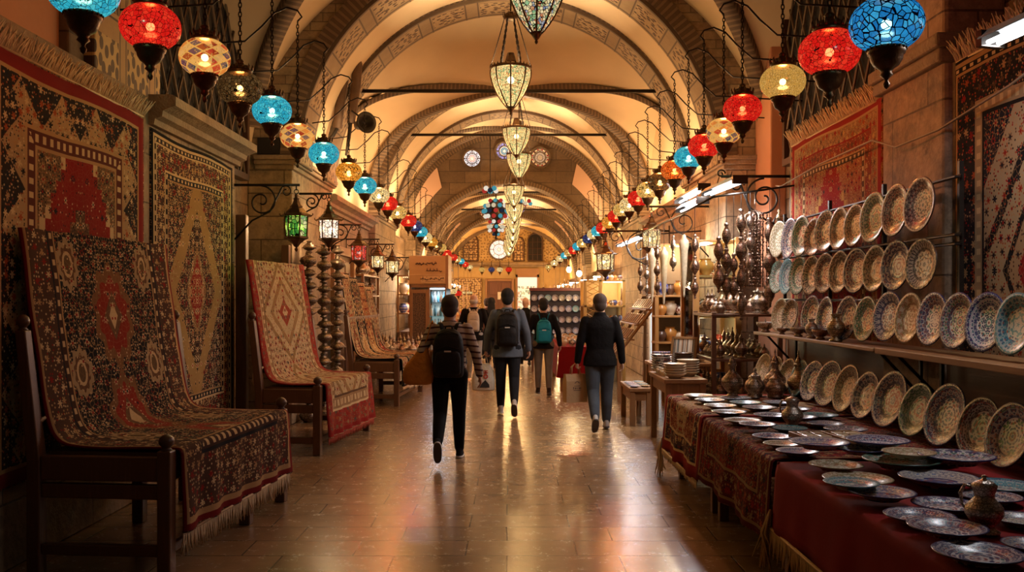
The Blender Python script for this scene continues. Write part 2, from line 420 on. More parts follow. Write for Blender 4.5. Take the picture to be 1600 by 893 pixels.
struct('trim_right',MB().box(3.0,3.5,6.25,7.4,3.35,3.45).box(2.97,3.5,6.22,7.43,3.45,3.55),M_cornice,bevel=.02)
struct('pillar_right',MB().box(3.3,3.5,11.3,12.0,0,7.2),M_oplaster,bevel=.02)
# lattice windows high in the walls
def lattice(n,side,x,y0,y1,z0,z1,step=.3,diag=True):
    root=tag(MB().box(*sorted((x,x+side*.05)),y0,y1,z0,z1).build('window_%d'%n,M_black),kind='structure')
    mb=MB(); xx=x-side*.03
    if diag:
        h=z1-z0; k=int((y1-y0+h)/step)+1
        for i in range(k):
            for sg in (1,-1):
                pts=[]
                ya=y0-h+i*step if sg>0 else y0+i*step
                yb=ya+h*sg*.55 if True else 0
                # clip line (ya,z0)-(yb,z1)
                t0,t1=0.0,1.0
                for lo,hi in ((y0,y1),):
                    dy=yb-ya
                    ta,tb=sorted(((lo-ya)/dy,(hi-ya)/dy)); t0=max(t0,ta); t1=min(t1,tb)
                if t1-t0>.05: mb.tube([(xx,ya+(yb-ya)*t0,z0+h*t0),(xx,ya+(yb-ya)*t1,z0+h*t1)],.016,5)
    else:
        for i in range(int((y1-y0)/step)+1): mb.tube([(xx,y0+i*step,z0),(xx,y0+i*step,z1)],.014,5)
        for i in range(int((z1-z0)/step)+1): mb.tube([(xx,y0,z0+i*step),(xx,y1,z0+i*step)],.014,5)
    mb.build('lattice',flat('lattice_metal',(.13,.085,.05),.5,.3),root)
    fb=MB()
    for (a,b,c,d) in ((y0-.08,y0,z0-.08,z1+.08),(y1,y1+.08,z0-.08,z1+.08),(y0,y1,z0-.08,z0),(y0,y1,z1,z1+.08)): fb.box(*sorted((x-side*.07,x+side*.05)),a,b,c,d)
    fb.build('window_frame',M_darkwood,root)
lattice(1,-1,-3.45,8.6,11.6,3.3,5.6)
lattice(2,1,3.45,7.6,11.0,3.4,5.6)
lattice(3,-1,-3.42,15.0,18.9,3.5,4.6,.24,False)
lattice(4,1,3.42,15.0,18.9,3.5,4.6,.24,False)
# small dark opening in the near left pier
struct('window_5',MB().box(-3.36,-3.06,11.97,12.02,3.62,3.84),M_black); 
# ------------------------------------------------------------------ arches
def arch(y0,y1,R=2.8,zs=3.5,ribw=.8,nseg=64,name='trim_arch'):
    A=[PI*i/nseg for i in range(nseg+1)]
    pt=lambda r,a,y:(-r*math.cos(a),y,zs+r*math.sin(a))
    for (ya,yb) in ((y0,y0+ribw),(y1-ribw,y1)):
        mb=MB().grid([[pt(R,a,ya),pt(R,a,yb)] for a in A],[[(a*R,0),(a*R,yb-ya)] for a in A],flip=True)
        mb.grid([[pt(R,a,yb),pt(R+.07,a,yb)] for a in A],[[(a*R,.7),(a*R,.8)] for a in A],flip=True)
        mb.grid([[pt(R,a,ya),pt(R+.06,a,ya)] for a in A],[[(a*R,0),(a*R,.06)] for a in A])
        struct(name,mb,M_panel,True)
        o=MB().grid([[pt(R+.05,a,ya-.03),pt(R+.26,a,ya-.03)] for a in A],[[(a*R,0),(a*R,.2)] for a in A])
        o.grid([[pt(R+.05,a,ya-.03),pt(R+.05,a,ya)] for a in A],[[(a*R,0),(a*R,.05)] for a in A],flip=True)
        struct(name,o,M_dent)
    struct('ceiling',MB().grid([[pt(R+.06,a,y0+ribw-.02),pt(R+.06,a,y1-ribw+.02)] for a in A],flip=True),M_plaster,True)
arch(12.0,14.6); arch(19.5,23.0)
for yy in (12.0,19.5):
    A_=[PI*i/48 for i in range(49)]
    struct('wall_arch',MB().grid([[(-r*math.cos(a),yy+.012,3.5+r*math.sin(a)) for r in (2.95,4.6)] for a in A_]),M_brick)
def vault(y0,y1,W=3.05,zs=3.5,rmid=2.15,rend=3.0,ns=48,ny=32,rib=True,mat=None,lun=True):
    ym=(y0+y1)/2; hb=(y1-y0)/2
    def z(x,y):
        v=max(-1,min(1,(y-ym)/hb)); u=max(-1,min(1,x/W))
        z1=(rmid+(rend-rmid)*v*v)*math.sqrt(max(0,1-u*u)); z2=rmid*math.sqrt(max(0,1-v*v))
        return zs+max(z1,z2)
    ys=[ym+hb*math.sin(PI/2*(2*j/ny-1)) for j in range(ny+1)]; xs=[W*math.sin(PI/2*(2*i/ns-1)) for i in range(ns+1)]
    struct('ceiling',MB().grid([[(x,y,z(x,y)) for x in xs] for y in ys],flip=True),mat or M_plaster,True)
    # lunette walls closing the side cells
    for s in (-1,1) if lun else ():
        struct('wall_left' if s<0 else 'wall_right',MB().grid([[(s*(W+.0),y,zs-.3),(s*(W+.0),y,z(W,y)+.02)] for y in ys]),mat or M_plaster,False)
    if rib:
        for s in (-1,1):
            rows=[];uv=[];L=0;prev=None
            for j in range(61):
                v=-.97+1.94*j/60; r1=rmid+(rend-rmid)*v*v
                q=min(1,rmid*math.sqrt(1-v*v)/r1); X=W*math.sqrt(1-q*q)*(1 if v>0 else -1)*s
                y=ym+hb*v; zz=z(X,y); c=Vector((X,y,zz))
                if prev is not None: L+=(c-prev).length
                prev=c
                d=Vector((hb,-s*W,0)).normalized()*.11
                rows.append([c+d+Vector((0,0,.03)),c+d*.9-Vector((0,0,.07)),c-d*.9-Vector((0,0,.07)),c-d+Vector((0,0,.03))]); uv.append([(L,0),(L,.05),(L,.15),(L,.2)])
            struct('trim_vault',MB().grid(rows,uv,flip=s<0),M_dent,True)
vault(4.0,12.0,3.47,3.4,2.6,3.1,lun=False)
vault(14.6,19.5); vault(23.0,26.5,3.2,3.5,2.9,3.1)
# stone diaphragm walls with round windows
def diaphragm(y,th,Ro,zo,Ri,zi,mat,pan,rings,rose=None,k=64):
    A=[PI*i/k for i in range(k+1)]
    out=[(-Ro*math.cos(a),zo+Ro*math.sin(a)) for a in A]
    inn=[(-Ri*math.cos(a),zi+Ri*math.sin(a)) for a in A]
    mid=lambda i,f:(inn[i][0]+(out[i][0]-inn[i][0])*f,inn[i][1]+(out[i][1]-inn[i][1])*f)
    a0,a1=int(k*.27),int(k*.73)
    mb=MB().grid([[(*[out[i][0]],y,out[i][1]),(inn[i][0],y,inn[i][1]),(inn[i][0],y+th,inn[i][1]),(out[i][0],y+th,out[i][1])] for i in range(k+1)])
    struct('wall_diaphragm',mb,mat)
    for lo,hi in ((int(k*.08),a0),(a1,int(k*.92))):
        m2=MB().grid([[(mid(i,.96)[0],y-.03,mid(i,.96)[1]),(mid(i,.40)[0],y-.03,mid(i,.40)[1])] for i in range(lo,hi+1)])
        struct('wall_diaphragm',m2,pan,solid=.04)
    for R,z0,w in rings:
        o=MB().grid([[(-R*math.cos(a),y-.06,z0+R*math.sin(a)),(-(R+w)*math.cos(a),y-.06,z0+(R+w)*math.sin(a))] for a in A],[[(a*R,0),(a*R,.2)] for a in A])
        o.grid([[(-R*math.cos(a),y-.06,z0+R*math.sin(a)),(-R*math.cos(a),y+.3,z0+R*math.sin(a))] for a in A],[[(a*R,0),(a*R,.2)] for a in A],flip=True)
        struct('trim_arch',o,M_dent)
diaphragm(26.5,1.0,3.25,3.4,2.75,2.35,M_dstone,M_pink,[(2.98,3.45,.2),(2.72,2.35,.12)])
# beyond the first diaphragm
vault(27.5,32.0,2.95,2.9,2.3,2.7); arch(32.0,33.2,2.7,2.9,.5); vault(33.2,36.0,2.95,2.9,2.4,2.7)
diaphragm(36.0,1.0,3.1,2.9,2.75,2.25,M_dstone,M_pink,[(2.75,2.85,.2),(2.72,2.25,.12)])
M_yplaster=flat('yellow_plaster',(.62,.42,.17),.8,0,.15,1.5,.2,.01)
vault(37.0,46.0,3.0,2.9,2.2,2.5,mat=M_yplaster)
for s in (-1,1):
    for yy in (27.0,32.6,36.5):
        a,b=sorted((s*2.75,s*3.5)); struct('pillar_left' if s<0 else 'pillar_right',MB().box(a,b,yy-.6,yy+.6,0,7),M_stone)
# end wall
def end_mat():
    t=NT('end_wall_stone'); g=t.gen(); x,y,z=t.sep(g); n=t.noise(g,3,5)
    V=t.vor(t.comb((x+.5).abs(),z),7,.7); d=E(t.nt,V.outputs['Distance'])
    c=t.mix(n,(.38,.24,.09),(.56,.38,.16)); c=t.mix((d<.3)*(z>3.6)*.8,c,(.16,.085,.03))
    return t.pbr(c,.8,0,t.bump(n,.3,.02))
M_end=end_mat()
struct('wall_end',MB().box(-3.6,3.6,46,46.4,0,7),M_end)
cornice_y=MB().box(-3.1,3.1,45.82,46,3.36,3.52).box(-3.1,3.1,45.86,46,3.28,3.36); struct('trim_end',cornice_y,M_cornice,bevel=.02)
# tie rods
for i,(y,z,x) in enumerate(((14.4,5.02,2.38),(19.8,5.3,2.2),(27.6,4.95,2.0),(33.0,4.95,1.75))):
    r=MB().tube([(-x,y,z),(x,y,z)],.03,8); r.box(-.09,.09,y-.045,y+.045,z-.045,z+.045)
    tag(r.build('tie_rod',M_iron,None,True),'%s iron tie rod spanning the vault, counted from the camera end'%ORD[i],'tie rod','iron tie rods across the vault')
# rose windows
def rosemat(name,lit,seed=0.0):
    t=NT(name); x,y,z=t.sep(t.objc()); r=(x*x+z*z).sqrt(); th=z.atan2(x)/(2*PI)*12.0
    k=((th).fract()-.5).abs()*2.0
    vec=t.comb(k*.6+seed,r*7.0+seed); V=t.vor(vec,2.2,.8); rc=t.sep(V.outputs['Color'])[0]
    ln=E(t.nt,t.vor(vec,2.2,.8,'DISTANCE_TO_EDGE').outputs[0])<.10
    c=t.ramp(rc,[(0,(.9,.85,.8)),(.35,(.8,.82,.92)),(.6,(.6,.14,.12)),(.68,(.12,.42,.45)),(.75,(.95,.85,.7)),(.93,(.25,.25,.6))])
    c=t.mix(ln,c,(.01,.008,.006))
    return t.pbr(c,.2,0,emit=c,estr=lit)
rose_on=rosemat('rose_glass_lit',1.0); rose_dim=rosemat('rose_glass_dim',.03,3.0); rose_mid=rosemat('rose_glass_violet',.6,7.0)
def rose(x,y,z,r,mat,n,frame=M_dstone):
    o=MB().lathe([(0,-.01),(r*.96,-.01),(r*.96,.01),(0,.01)],40,m=Matrix.Rotation(PI/2,4,'X')).build('window_%d'%n,mat,loc=(x,y,z)); tag(o,kind='structure')
    f=MB().ring((0,-.03,0),r,.035,40,8,'y').ring((0,-.02,0),r*.55,.014,32,6,'y')
    for i in range(8):
        a=2*PI*i/8; f.tube([(r*.55*math.cos(a),-.02,r*.55*math.sin(a)),(r*math.cos(a),-.02,r*math.sin(a))],.012,5)
    f.build('window_frame',frame,o,True)
rose(-1.08,26.42,5.8,.27,rose_on,6); rose(-.13,26.42,6.02,.27,rose_mid,7); rose(.92,26.42,5.83,.30,rose_dim,8)
rose(-.9,35.92,5.15,.3,rose_dim,9); rose(.45,35.92,5.3,.24,rose_mid,10)
rose(-.5,45.9,4.17,.5,rose_on,11)
# arched windows of the end wall
def archwin(n,x,z0,w,h,mat):
    k=12; pts=[(-w/2,0)]+[(-w/2*math.cos(PI*i/k),h-w/2+w/2*math.sin(PI*i/k)) for i in range(k+1)]+[(w/2,0)]
    o=MB().add([(a,-.02,b) for a,b in pts],[tuple(range(len(pts)))]).build('window_%d'%n,mat,loc=(x,45.95,z0),solid=.02); tag(o,kind='structure')
    f=MB().tube([(a,-.05,b) for a,b in pts]+[(-w/2,-.05,0)],.045,6)
    for i in (1,2): f.tube([(-w/2+w*i/3,-.05,0),(-w/2+w*i/3,-.05,h*.85)],.015,5)
    for i in (1,2,3): f.tube([(-w/2,-.05,h*i/4.4),(w/2,-.05,h*i/4.4)],.015,5)
    f.build('window_frame',M_darkwood,o)
t=NT('carved_screen'); x,y,z=t.sep(t.objc()); V=t.vor(t.comb(x.abs(),z),9,.6); d=E(t.nt,V.outputs['Distance'])
M_screen=t.pbr(t.mix(d<.42,(.14,.07,.03),(.48,.32,.15)),.7)
archwin(12,-1.95,3.6,.75,1.35,M_screen); archwin(13,1.35,3.6,.75,1.4,M_black); archwin(14,.5,3.6,.55,1.2,M_screen)
def shopmat():
    t=NT('lit_shop'); x,y,z=t.sep(t.gen()); V=t.vor(t.comb(x*1.6,z),9,.9); rc=t.sep(V.outputs['Color'])
    c=t.ramp(rc[0],[(0,(.75,.8,.72)),(.25,(.35,.45,.35)),(.45,(.6,.3,.2)),(.6,(.8,.8,.75)),(.8,(.2,.25,.22))]); sh=((z/.42).fract()<.12); c=t.mix(sh,c,(.75,.78,.72)); c=t.mix(z>2.3,c,(.8,.86,.88))
    return t.pbr(c,.5,emit=c,estr=.45)
# end doors
def door(n,x0,x1,z1,mat,y=45.95):
    o=MB().box(x0,x1,y-.04,y,0,z1).build('door_%d'%n,mat); tag(o,kind='structure')
    f=MB().box(x0-.12,x0,y-.12,y,0,z1+.12).box(x1,x1+.12,y-.12,y,0,z1+.12).box(x0,x1,y-.12,y,z1,z1+.12); f.build('door_frame',M_woodx,o,bevel=.02)
    p=MB()
    for i in range(2):
        for j in range(3): p.box(x0+.1+i*(x1-x0)/2,x0-.08+(i+1)*(x1-x0)/2,y-.07,y-.03,.2+j*z1/3.1,z1/3.1*(j+1))
    p.build('door_panel',mat,o,bevel=.015)
door(1,-1.1,.15,2.55,wood('red_wood',(.09,.025,.01),(.18,.06,.02)))
struct('window_15',MB().box(.45,1.45,45.9,45.96,.0,2.75),shopmat())
struct('trim_end',MB().box(.35,.45,45.8,46,0,2.9).box(1.45,1.55,45.8,46,0,2.9).box(.35,1.55,45.8,46,2.75,3.2),M_woodx)
struct('trim_end',MB().box(-2.9,-1.4,45.8,46,.0,2.7),M_screen)
# ================================================================== LANTERNS
M_brass=flat('dark_brass',(.10,.055,.025),.32,.85,.4,20,.4,.004)
M_bulb=emit('bulb',(1.0,.82,.55),22)
GL={
 'red':glowglass('red_glass',[(.85,.02,.012),(.72,.012,.008),(.9,.05,.02)],0.9,.30,42,lw=.038,tint=(1,.10,.05)),
 'turquoise':glowglass('turquoise_glass',[(.03,.42,.55),(.02,.32,.46),(.07,.55,.62)],1.02,.30,40,lw=.038,tint=(.25,.85,.95)),
 'blue':glowglass('blue_glass',[(.02,.26,.55),(.01,.16,.42),(.05,.40,.66)],1.02,.30,32,(.005,.01,.05),.07,tint=(.2,.6,1)),
 'amber':glowglass('amber_glass',[(.85,.32,.03),(.75,.25,.02),(.95,.45,.08)],0.96,.30,34,tint=(1,.62,.2)),
 'yellow':glowglass('yellow_glass',[(.88,.50,.12),(.82,.44,.09),(.95,.60,.2)],1.02,.30,30,tint=(1,.75,.4)),
 'cream':glowglass('cream_glass',[(.95,.64,.26),(.9,.58,.2),(1,.72,.36)],1.14,.3,30,tint=(1,.82,.55)),
 'orange':glowglass('orange_glass',[(.85,.13,.012),(.75,.09,.01),(.95,.22,.03)],0.96,.30,34,tint=(1,.35,.1)),
 'mosaic':glowglass('mosaic_glass',[(.55,.04,.02),(.85,.45,.11),(.02,.05,.08),(.75,.22,.04),(.32,.03,.012),(.8,.42,.12)],0.96,.30,26,diamond=True,tint=(1,.65,.3)),
 'smoky brown':glowglass('smoky_glass',[(.20,.10,.03),(.12,.06,.02),(.30,.17,.06)],0.42,.35,40,tint=(.8,.5,.2)),
 'crackled amber':glowglass('crackle_glass',[(.72,.40,.09),(.66,.36,.07),(.78,.46,.12)],0.90,.42,60,(.5,.28,.07),.03,tint=(1,.7,.3)),
 'navy':glowglass('navy_glass',[(.03,.06,.22),(.02,.04,.14),(.2,.25,.4)],0.60,.3,26,tint=(.3,.4,1)),
}
def mk_globe():
    k=16; return MB().lathe([(.165*math.sin(PI*i/k)**.92 if 0<i<k else 0,-.128*math.cos(PI*i/k)) for i in range(2,k-1)],28)
GLOBE={c:mk_globe().mesh('globe_'+c.replace(' ','_'),True) for c in GL}
for c in GL: GLOBE[c].materials.append(GL[c])
capm=MB().lathe([(.0,-.30),(.012,-.29),(.016,-.275),(.008,-.262),(.012,-.25),(.03,-.235),(.022,-.222),(.034,-.205),(.056,-.19),(.070,-.165),(.074,-.145),(.082,-.138),(.085,-.125),(.085,-.108),(.078,-.105),(.0,-.10)],24)
for i in range(20):
    a=2*PI*i/20; capm.ball((.084*math.cos(a),.084*math.sin(a),-.117),.008,6,4)
capmesh=capm.mesh('lantern_cap',True); capmesh.materials.append(M_brass)
crm=MB().lathe([(.0,.105),(.078,.107),(.088,.112),(.09,.135),(.08,.14),(.072,.15),(.068,.165),(.03,.172),(.022,.19),(.03,.2),(.018,.215),(.0,.22)],24)
for i in range(12):
    a=2*PI*i/12; crm.tube([(.086*math.cos(a),.086*math.sin(a),.13),(.094*math.cos(a),.094*math.sin(a),.16),(.09*math.cos(a),.09*math.sin(a),.175)],[.01,.008,.002],5)
crmesh=crm.mesh('lantern_crown',True); crmesh.materials.append(M_brass)
bulbmesh=MB().ball((0,0,0.0),.024,12,10).mesh('bulb',True); bulbmesh.materials.append(M_bulb)
def chainmesh(L,step=.035,r=.0045):
    mb=MB(); n=int(L/step)
    for i in range(n): 
        pts=[]
        for j in range(9):
            a=2*PI*j/8; x,z=.011*math.cos(a),.023*math.sin(a)
            pts.append((x,0,z+i*step+.02) if i%2 else (0,x,z+i*step+.02))
        mb.tube(pts,r,4,False)
    me=mb.mesh('chain'); me.materials.append(M_iron); return me
CH=chainmesh(.88)
def ob(name,me,parent,loc=None):
    o=bpy.data.objects.new(name,me); COL.objects.link(o); o.parent=parent
    if loc: o.location=loc
    return o
def plight(parent,loc,e,c,r=.05,name='bulb_light'):
    l=bpy.data.lights.new(name,'POINT'); l.energy=e; l.color=c; l.shadow_soft_size=r
    o=bpy.data.objects.new(name,l); COL.objects.link(o); o.location=loc
    if parent: o.parent=parent
    return o
def lantern(x,y,z,c,label,group,side,k=1.0,energy=30):
    t=thing('globe_lantern',label,'lantern',(x,y,z),random.uniform(0,6),group,k)
    t.rotation_euler.z=0
    ob('globe',GLOBE[c],t).rotation_euler.z=random.uniform(0,6)
    ob('lower_cap',capmesh,t); ob('upper_cap',crmesh,t); ob('bulb',bulbmesh,t); ob('chain',CH,t,(0,0,.215))
    wx=2.96 if (12<y<14.6 or 19.5<y<23) else (2.75 if abs(y-27)<.6 or abs(y-32.6)<.6 or abs(y-36.5)<.6 else (3.5 if y<12 or 14.6<y<23 else 3.5))
    Ln=(wx-abs(x))/k; s=side
    pts=[(0,0,1.09),(-s*.04,0,1.13),(s*0,0,1.19),(s*.10,0,1.22),(s*.22,0,1.17),(s*.34,0,1.04),(s*.5,0,.90),(s*Ln,0,.84)]
    b=MB().tube(pts,.009,6); b.box(*sorted((s*(Ln-.02),s*Ln)),-.03,.03,.75,.95)
    b.build('bracket_arm',M_iron,t,True)
    if energy: plight(t,(0,0,.05),energy*1.1,(1,.66,.36),.035)
    return t
LL=[(130,-15,'turquoise'),(235,42,'red'),(320,90,'mosaic'),(375,138,'smoky brown'),(425,173,'turquoise'),(465,213,'mosaic'),(506,240,'turquoise'),(545,269,'amber'),(570,290,'turquoise'),
 (592,305,'cream'),(606,318,'red'),(621,332,'yellow'),(638,345,'red'),(648,353,'navy'),(657,362,'turquoise'),(665,371,'cream'),(674,378,'amber'),(682,384,'smoky brown'),(689,387,'yellow'),(698,396,'red'),(708,402,'red'),(714,405,'yellow'),(720,408,'turquoise'),(727,413,'red'),(734,417,'cream')]
for i,(px,py,c) in enumerate(LL):
    d=2.0*F/(VX-px); x,y,z=P(px,py,d)
    lantern(x,y,z,c,'%s glass globe lantern, %s from the near end above the carpet benches'%(c,ORD[i]),'globe lanterns above the carpet benches',-1,1.0,(16 if y<7 else 34 if y<10 else 68) if y<20 else 90 if i%2 else 0)
RL=[(1385,38,'blue'),(1296,82,'red'),(1223,128,'crackled amber'),(1160,170,'red'),(1131,205,'mosaic'),(1100,228,'red'),(1076,246,'turquoise'),(1054,266,'orange'),(1031,284,'smoky brown'),
 (1012,297,'yellow'),(997,310,'red'),(983,320,'cream'),(972,328,'yellow'),(963,338,'red'),(953,348,'amber'),(943,356,'red'),(935,361,'turquoise'),(928,366,'cream'),(920,373,'navy'),(910,380,'yellow'),(903,385,'turquoise'),(896,391,'red'),(889,395,'yellow'),(883,399,'turquoise'),(875,404,'cream'),(866,411,'cream'),(857,417,'yellow')]
for i,(px,py,c) in enumerate(RL):
    d=1.95*F/(px-VX); x,y,z=P(px,py,d)
    lantern(x,y,z,c,'%s glass globe lantern, %s from the near end above the plate tables'%(c,ORD[i]),'globe lanterns above the plate tables',1,1.12 if i<2 else .97,(16 if y<7 else 34 if y<10 else 68) if y<20 else 90 if i%2 else 0)
# ------------------------------------------------------------------ tear-drop lamps along the crown
M_lampglass=glowglass('lamp_glass',[(1,.74,.30),(.95,.66,.25),(.22,.45,.18),(1,.78,.34),(.9,.6,.22),(.6,.2,.06),(1,.72,.3)],1.20,.25,42,(.05,.03,.012),.05,tint=(1,.8,.5))
M_lamptop=glowglass('lamp_glass_near',[(.85,.7,.4),(.12,.42,.2),(.9,.75,.42),(.5,.08,.03),(.75,.55,.25),(.1,.2,.4)],0.96,.25,30,(.04,.02,.01),.07,tint=(1,.8,.5))
TG=MB().lathe([(.03,-.40),(.075,-.355),(.125,-.29),(.175,-.21),(.218,-.12),(.25,-.04),(.27,.04),(.276,.10),(.27,.15)],32)
tgm={0:TG.mesh('tear_glass',True),1:TG.mesh('tear_glass_near',True)}; tgm[0].materials.append(M_lampglass); tgm[1].materials.append(M_lamptop)
tr=MB().lathe([(.27,.14),(.288,.14),(.292,.155),(.285,.175),(.272,.18),(.266,.165),(.27,.14)],40)
for i in range(28):
    a=2*PI*i/28; tr.tube([(.282*math.cos(a),.282*math.sin(a),.17),(.287*math.cos(a),.287*math.sin(a),.205)],[.012,.003],4)
for i in range(8):
    a=2*PI*i/8; ca,sa=math.cos(a),math.sin(a)
    tr.tube([(r*1.02*ca,r*1.02*sa,z) for r,z in ((.03,-.4),(.075,-.355),(.125,-.29),(.175,-.21),(.218,-.12),(.25,-.04),(.27,.04),(.276,.10),(.272,.15))],.011,5)
tr.lathe([(0,-.49),(.012,-.48),(.018,-.465),(.01,-.45),(.03,-.43),(.045,-.405),(.06,-.37),(.05,-.36),(0,-.36)],16)
trm=tr.mesh('tear_frame',True); trm.materials.append(M_brass)
tcm=MB().lathe([(0,.95),(.03,.945),(.10,.90),(.105,.86),(.095,.84),(0,.85)],20).lathe([(0,.38),(.05,.37),(.065,.31),(.08,.26),(.085,.22),(.03,.215),(0,.215)],16)
for i in range(10):
    a=2*PI*i/10; tcm.tube([(.1*math.cos(a),.1*math.sin(a),.87),(.11*math.cos(a),.11*math.sin(a),.93)],[.01,.003],4)
tcm=tcm.mesh('lamp_canopy',True); tcm.materials.append(M_brass)
cc=MB(); p0=Vector((.278,0,.18)); p1=Vector((.085,0,.86))
for j in range(17):
    q=p0.lerp(p1,j/17); q2=p0.lerp(p1,(j+1.12)/17); o=Vector((0,1,0))*(.008 if j%2 else .002)
    cc.tube([q+o,q2+o],.006,4).tube([q-o,q2-o],.006,4)
cc.tube([p0,p1],.003,4)
ccm=cc.mesh('lamp_chain'); ccm.materials.append(M_iron)
bigbulb=MB().ball((0,0,0),.05,16,12).mesh('big_bulb',True); bigbulb.materials.append(M_bulb)
CLP=[260,850,800,800,900,1100,1100,1000,1100,1100,1100]
CL=[(838,-8,9.3,5.9),(798,125,12.4,6.28),(807,213,18.2,6.0),(811,252,20.6,6.27),(803,300,24.6,5.9),(804,327,28.0,5.2),(802,347,31,5.1),(801,361,33.8,5.1),(800,372,38,5.0),(797,380,41,5.1),(795,388,44,5.2)]
for i,(px,py,d,zc) in enumerate(CL):
    x,y,z=P(px,py,d)
    t=thing('teardrop_lamp','brass and mosaic glass teardrop lamp, %s in the row down the vault'%ORD[i],'hanging lamp',(x,y,z),0,'teardrop lamps down the middle of the vault',1.0 if i else 1.05)
    ob('glass_bowl',tgm[1 if i==0 else 0],t); ob('brass_frame',trm,t); ob('canopy',tcm,t); [setattr(ob('chain',ccm,t),'rotation_euler',(0,0,2*PI*q/6)) for q in range(6)]; ob('bulb',bigbulb,t)
    MB().tube([(0,0,.94),(0,0,max(1.05,zc-z))],.012,6).build('rod',M_iron,t)
    plight(t,(0,0,.0),CLP[i],(1,.70,.40),.06)
# ------------------------------------------------------------------ mosaic chandelier of many balls
ct=thing('mosaic_ball_chandelier','dark chandelier of many small mosaic glass balls in tiers beside the teardrop lamps','chandelier',P(775,330,29))
k=0
MBC=[emit('ball_%d'%i,c_,s_) for i,(c_,s_) in enumerate((((.95,.85,.7),.75),((.12,.5,.6),.5),((.7,.06,.04),.5),((.05,.06,.10),.3),((.9,.75,.5),.6)))]
MB().lathe([(0,-.82),(.06,-.78),(.16,-.66),(.18,-.52),(.06,-.43),(.15,-.36),(.30,-.17),(.35,0),(.31,.17),(.17,.34),(.0,.42)],20).build('inner_frame',M_iron,ct,True)
for (zz,R,n,r) in ((.34,.22,7,.09),(.17,.36,11,.10),(0,.40,12,.10),(-.17,.34,10,.10),(-.34,.2,7,.09),(-.50,.24,8,.085),(-.62,.22,8,.08),(-.74,.1,4,.07)):
    for i in range(n):
        a=2*PI*i/n+zz*3; k+=1; MB().ball((R*math.cos(a),R*math.sin(a),zz),r*.72,10,8).build('glass_ball',MBC[(k*7+i*i)%5],ct,True)
MB().tube([(0,0,-.86),(0,0,.72)],.02,6).ball((0,0,-.86),.05).build('stem',M_iron,ct)
ct2=thing('small_mosaic_lamp','small dark mosaic lamp of glass balls hanging above the ball chandelier','chandelier',P(766,298,25.0))
for i in range(8):
    a=2*PI*i/8; MB().ball((.16*math.cos(a),.16*math.sin(a),.06*(i%2)),.07,10,8).build('glass_ball',MBC[(i*3)%5],ct2,True)
MB().tube([(0,0,-.15),(0,0,1.55)],.015,6).build('stem',M_iron,ct2)
ct3=thing('small_mosaic_lamp','small dark mosaic lamp of glass balls just right of the teardrop lamps','chandelier',P(821,318,30.2))
for i in range(8):
    a=2*PI*i/8; MB().ball((.17*math.cos(a),.17*math.sin(a),.08*(i%2)),.07,10,8).build('glass_ball',MBC[(i*3+1)%5],ct3,True)
MB().tube([(0,0,-.15),(0,0,.30)],.015,6).build('stem',M_iron,ct3)
# ------------------------------------------------------------------ six-sided wall lanterns on scroll brackets
def spiral(c,r0,r1,turns,n=40,a0=0,plane='x',sgn=1):
    out=[]
    for i in range(n+1):
        f=i/n; a=a0+sgn*2*PI*turns*f; r=r0+(r1-r0)*f
        out.append((c[0]+r*math.cos(a),c[1],c[2]+r*math.sin(a)))
    return out
def hexlantern(px,py,d,col,label,s=1.0,arm=None,armx=None,glass=None,e=25):
    x,y,z=P(px,py,d)
    t=thing('wall_lantern',label,'lantern',(x,y,z),.3,'pierced metal lanterns on wall brackets',s)
    g=MB().lathe([(.115,-.13),(.125,.11)],6); g.build('glass_panels',glass,t)
    m=MB().lathe([(0,-.30),(.014,-.29),(.022,-.27),(.012,-.25),(.03,-.235),(.045,-.21),(.10,-.165),(.13,-.155),(.14,-.145),(.135,-.125),(.11,-.125),(0,-.13)],6)
    m.lathe([(0,.11),(.13,.105),(.175,.10),(.17,.12),(.13,.14),(.085,.19),(.07,.20),(.075,.215),(.05,.24),(.03,.29),(.038,.305),(.02,.32),(.02,.35),(0,.36)],6)
    for i in range(6):
        a=2*PI*i/6; m.tube([(.12*math.cos(a),.12*math.sin(a),-.14),(.13*math.cos(a),.13*math.sin(a),.12)],.011,5)
        m.tube([(.16*math.cos(a),.16*math.sin(a),.10),(.19*math.cos(a),.19*math.sin(a),.125),(.185*math.cos(a),.185*math.sin(a),.14)],.007,4)
    m.build('metal_frame',M_brass,t,bevel=.002)
    MB().ring((0,0,.385),.025,.006,12,5,'y').build('ring',M_iron,t)
    if armx is not None:
        L=(armx-x)/s; q=math.copysign(1,L); zt=.46; t.rotation_euler.z=0
        b=MB().tube([(-q*.04,0,zt),(L,0,zt)],.016,6).tube([(0,0,zt),(0,0,.40)],.008,5)
        aL=abs(L)
        b.tube([(L,0,zt+.08),(L,0,zt-min(.75,aL*.9))],.016,6)
        b.tube([(q*v[0],v[1],v[2]) for v in spiral((aL*.55,0,zt-aL*.26),aL*.25,.02,1.6,44,PI/2)],.010,5)
        b.tube([(q*aL*.22,0,zt-.02),(q*aL*.42,0,zt-aL*.42),(q*aL*.7,0,zt-aL*.56),(L,0,zt-min(.75,aL*.88))],.011,5)
        b.tube([(q*v[0],v[1],v[2]) for v in spiral((aL*.16,0,zt-aL*.1),aL*.10,.02,1.3,30,0)],.008,5)
        b.build('scroll_bracket',M_iron,t,True)
    if e: plight(t,(0,0,.0),e,(1,.75,.45),.03)
    return t
HG=glowglass('green_lantern_glass',[(.08,.30,.04),(.9,.8,.35),(.03,.18,.03),(.4,.5,.1)],0.96,.3,22,(.01,.02,.005),.07)
HW=glowglass('white_lantern_glass',[(1,.85,.7),(1,.7,.5),(.9,.75,.6)],1.32,.3,24,(.2,.08,.04),.06)
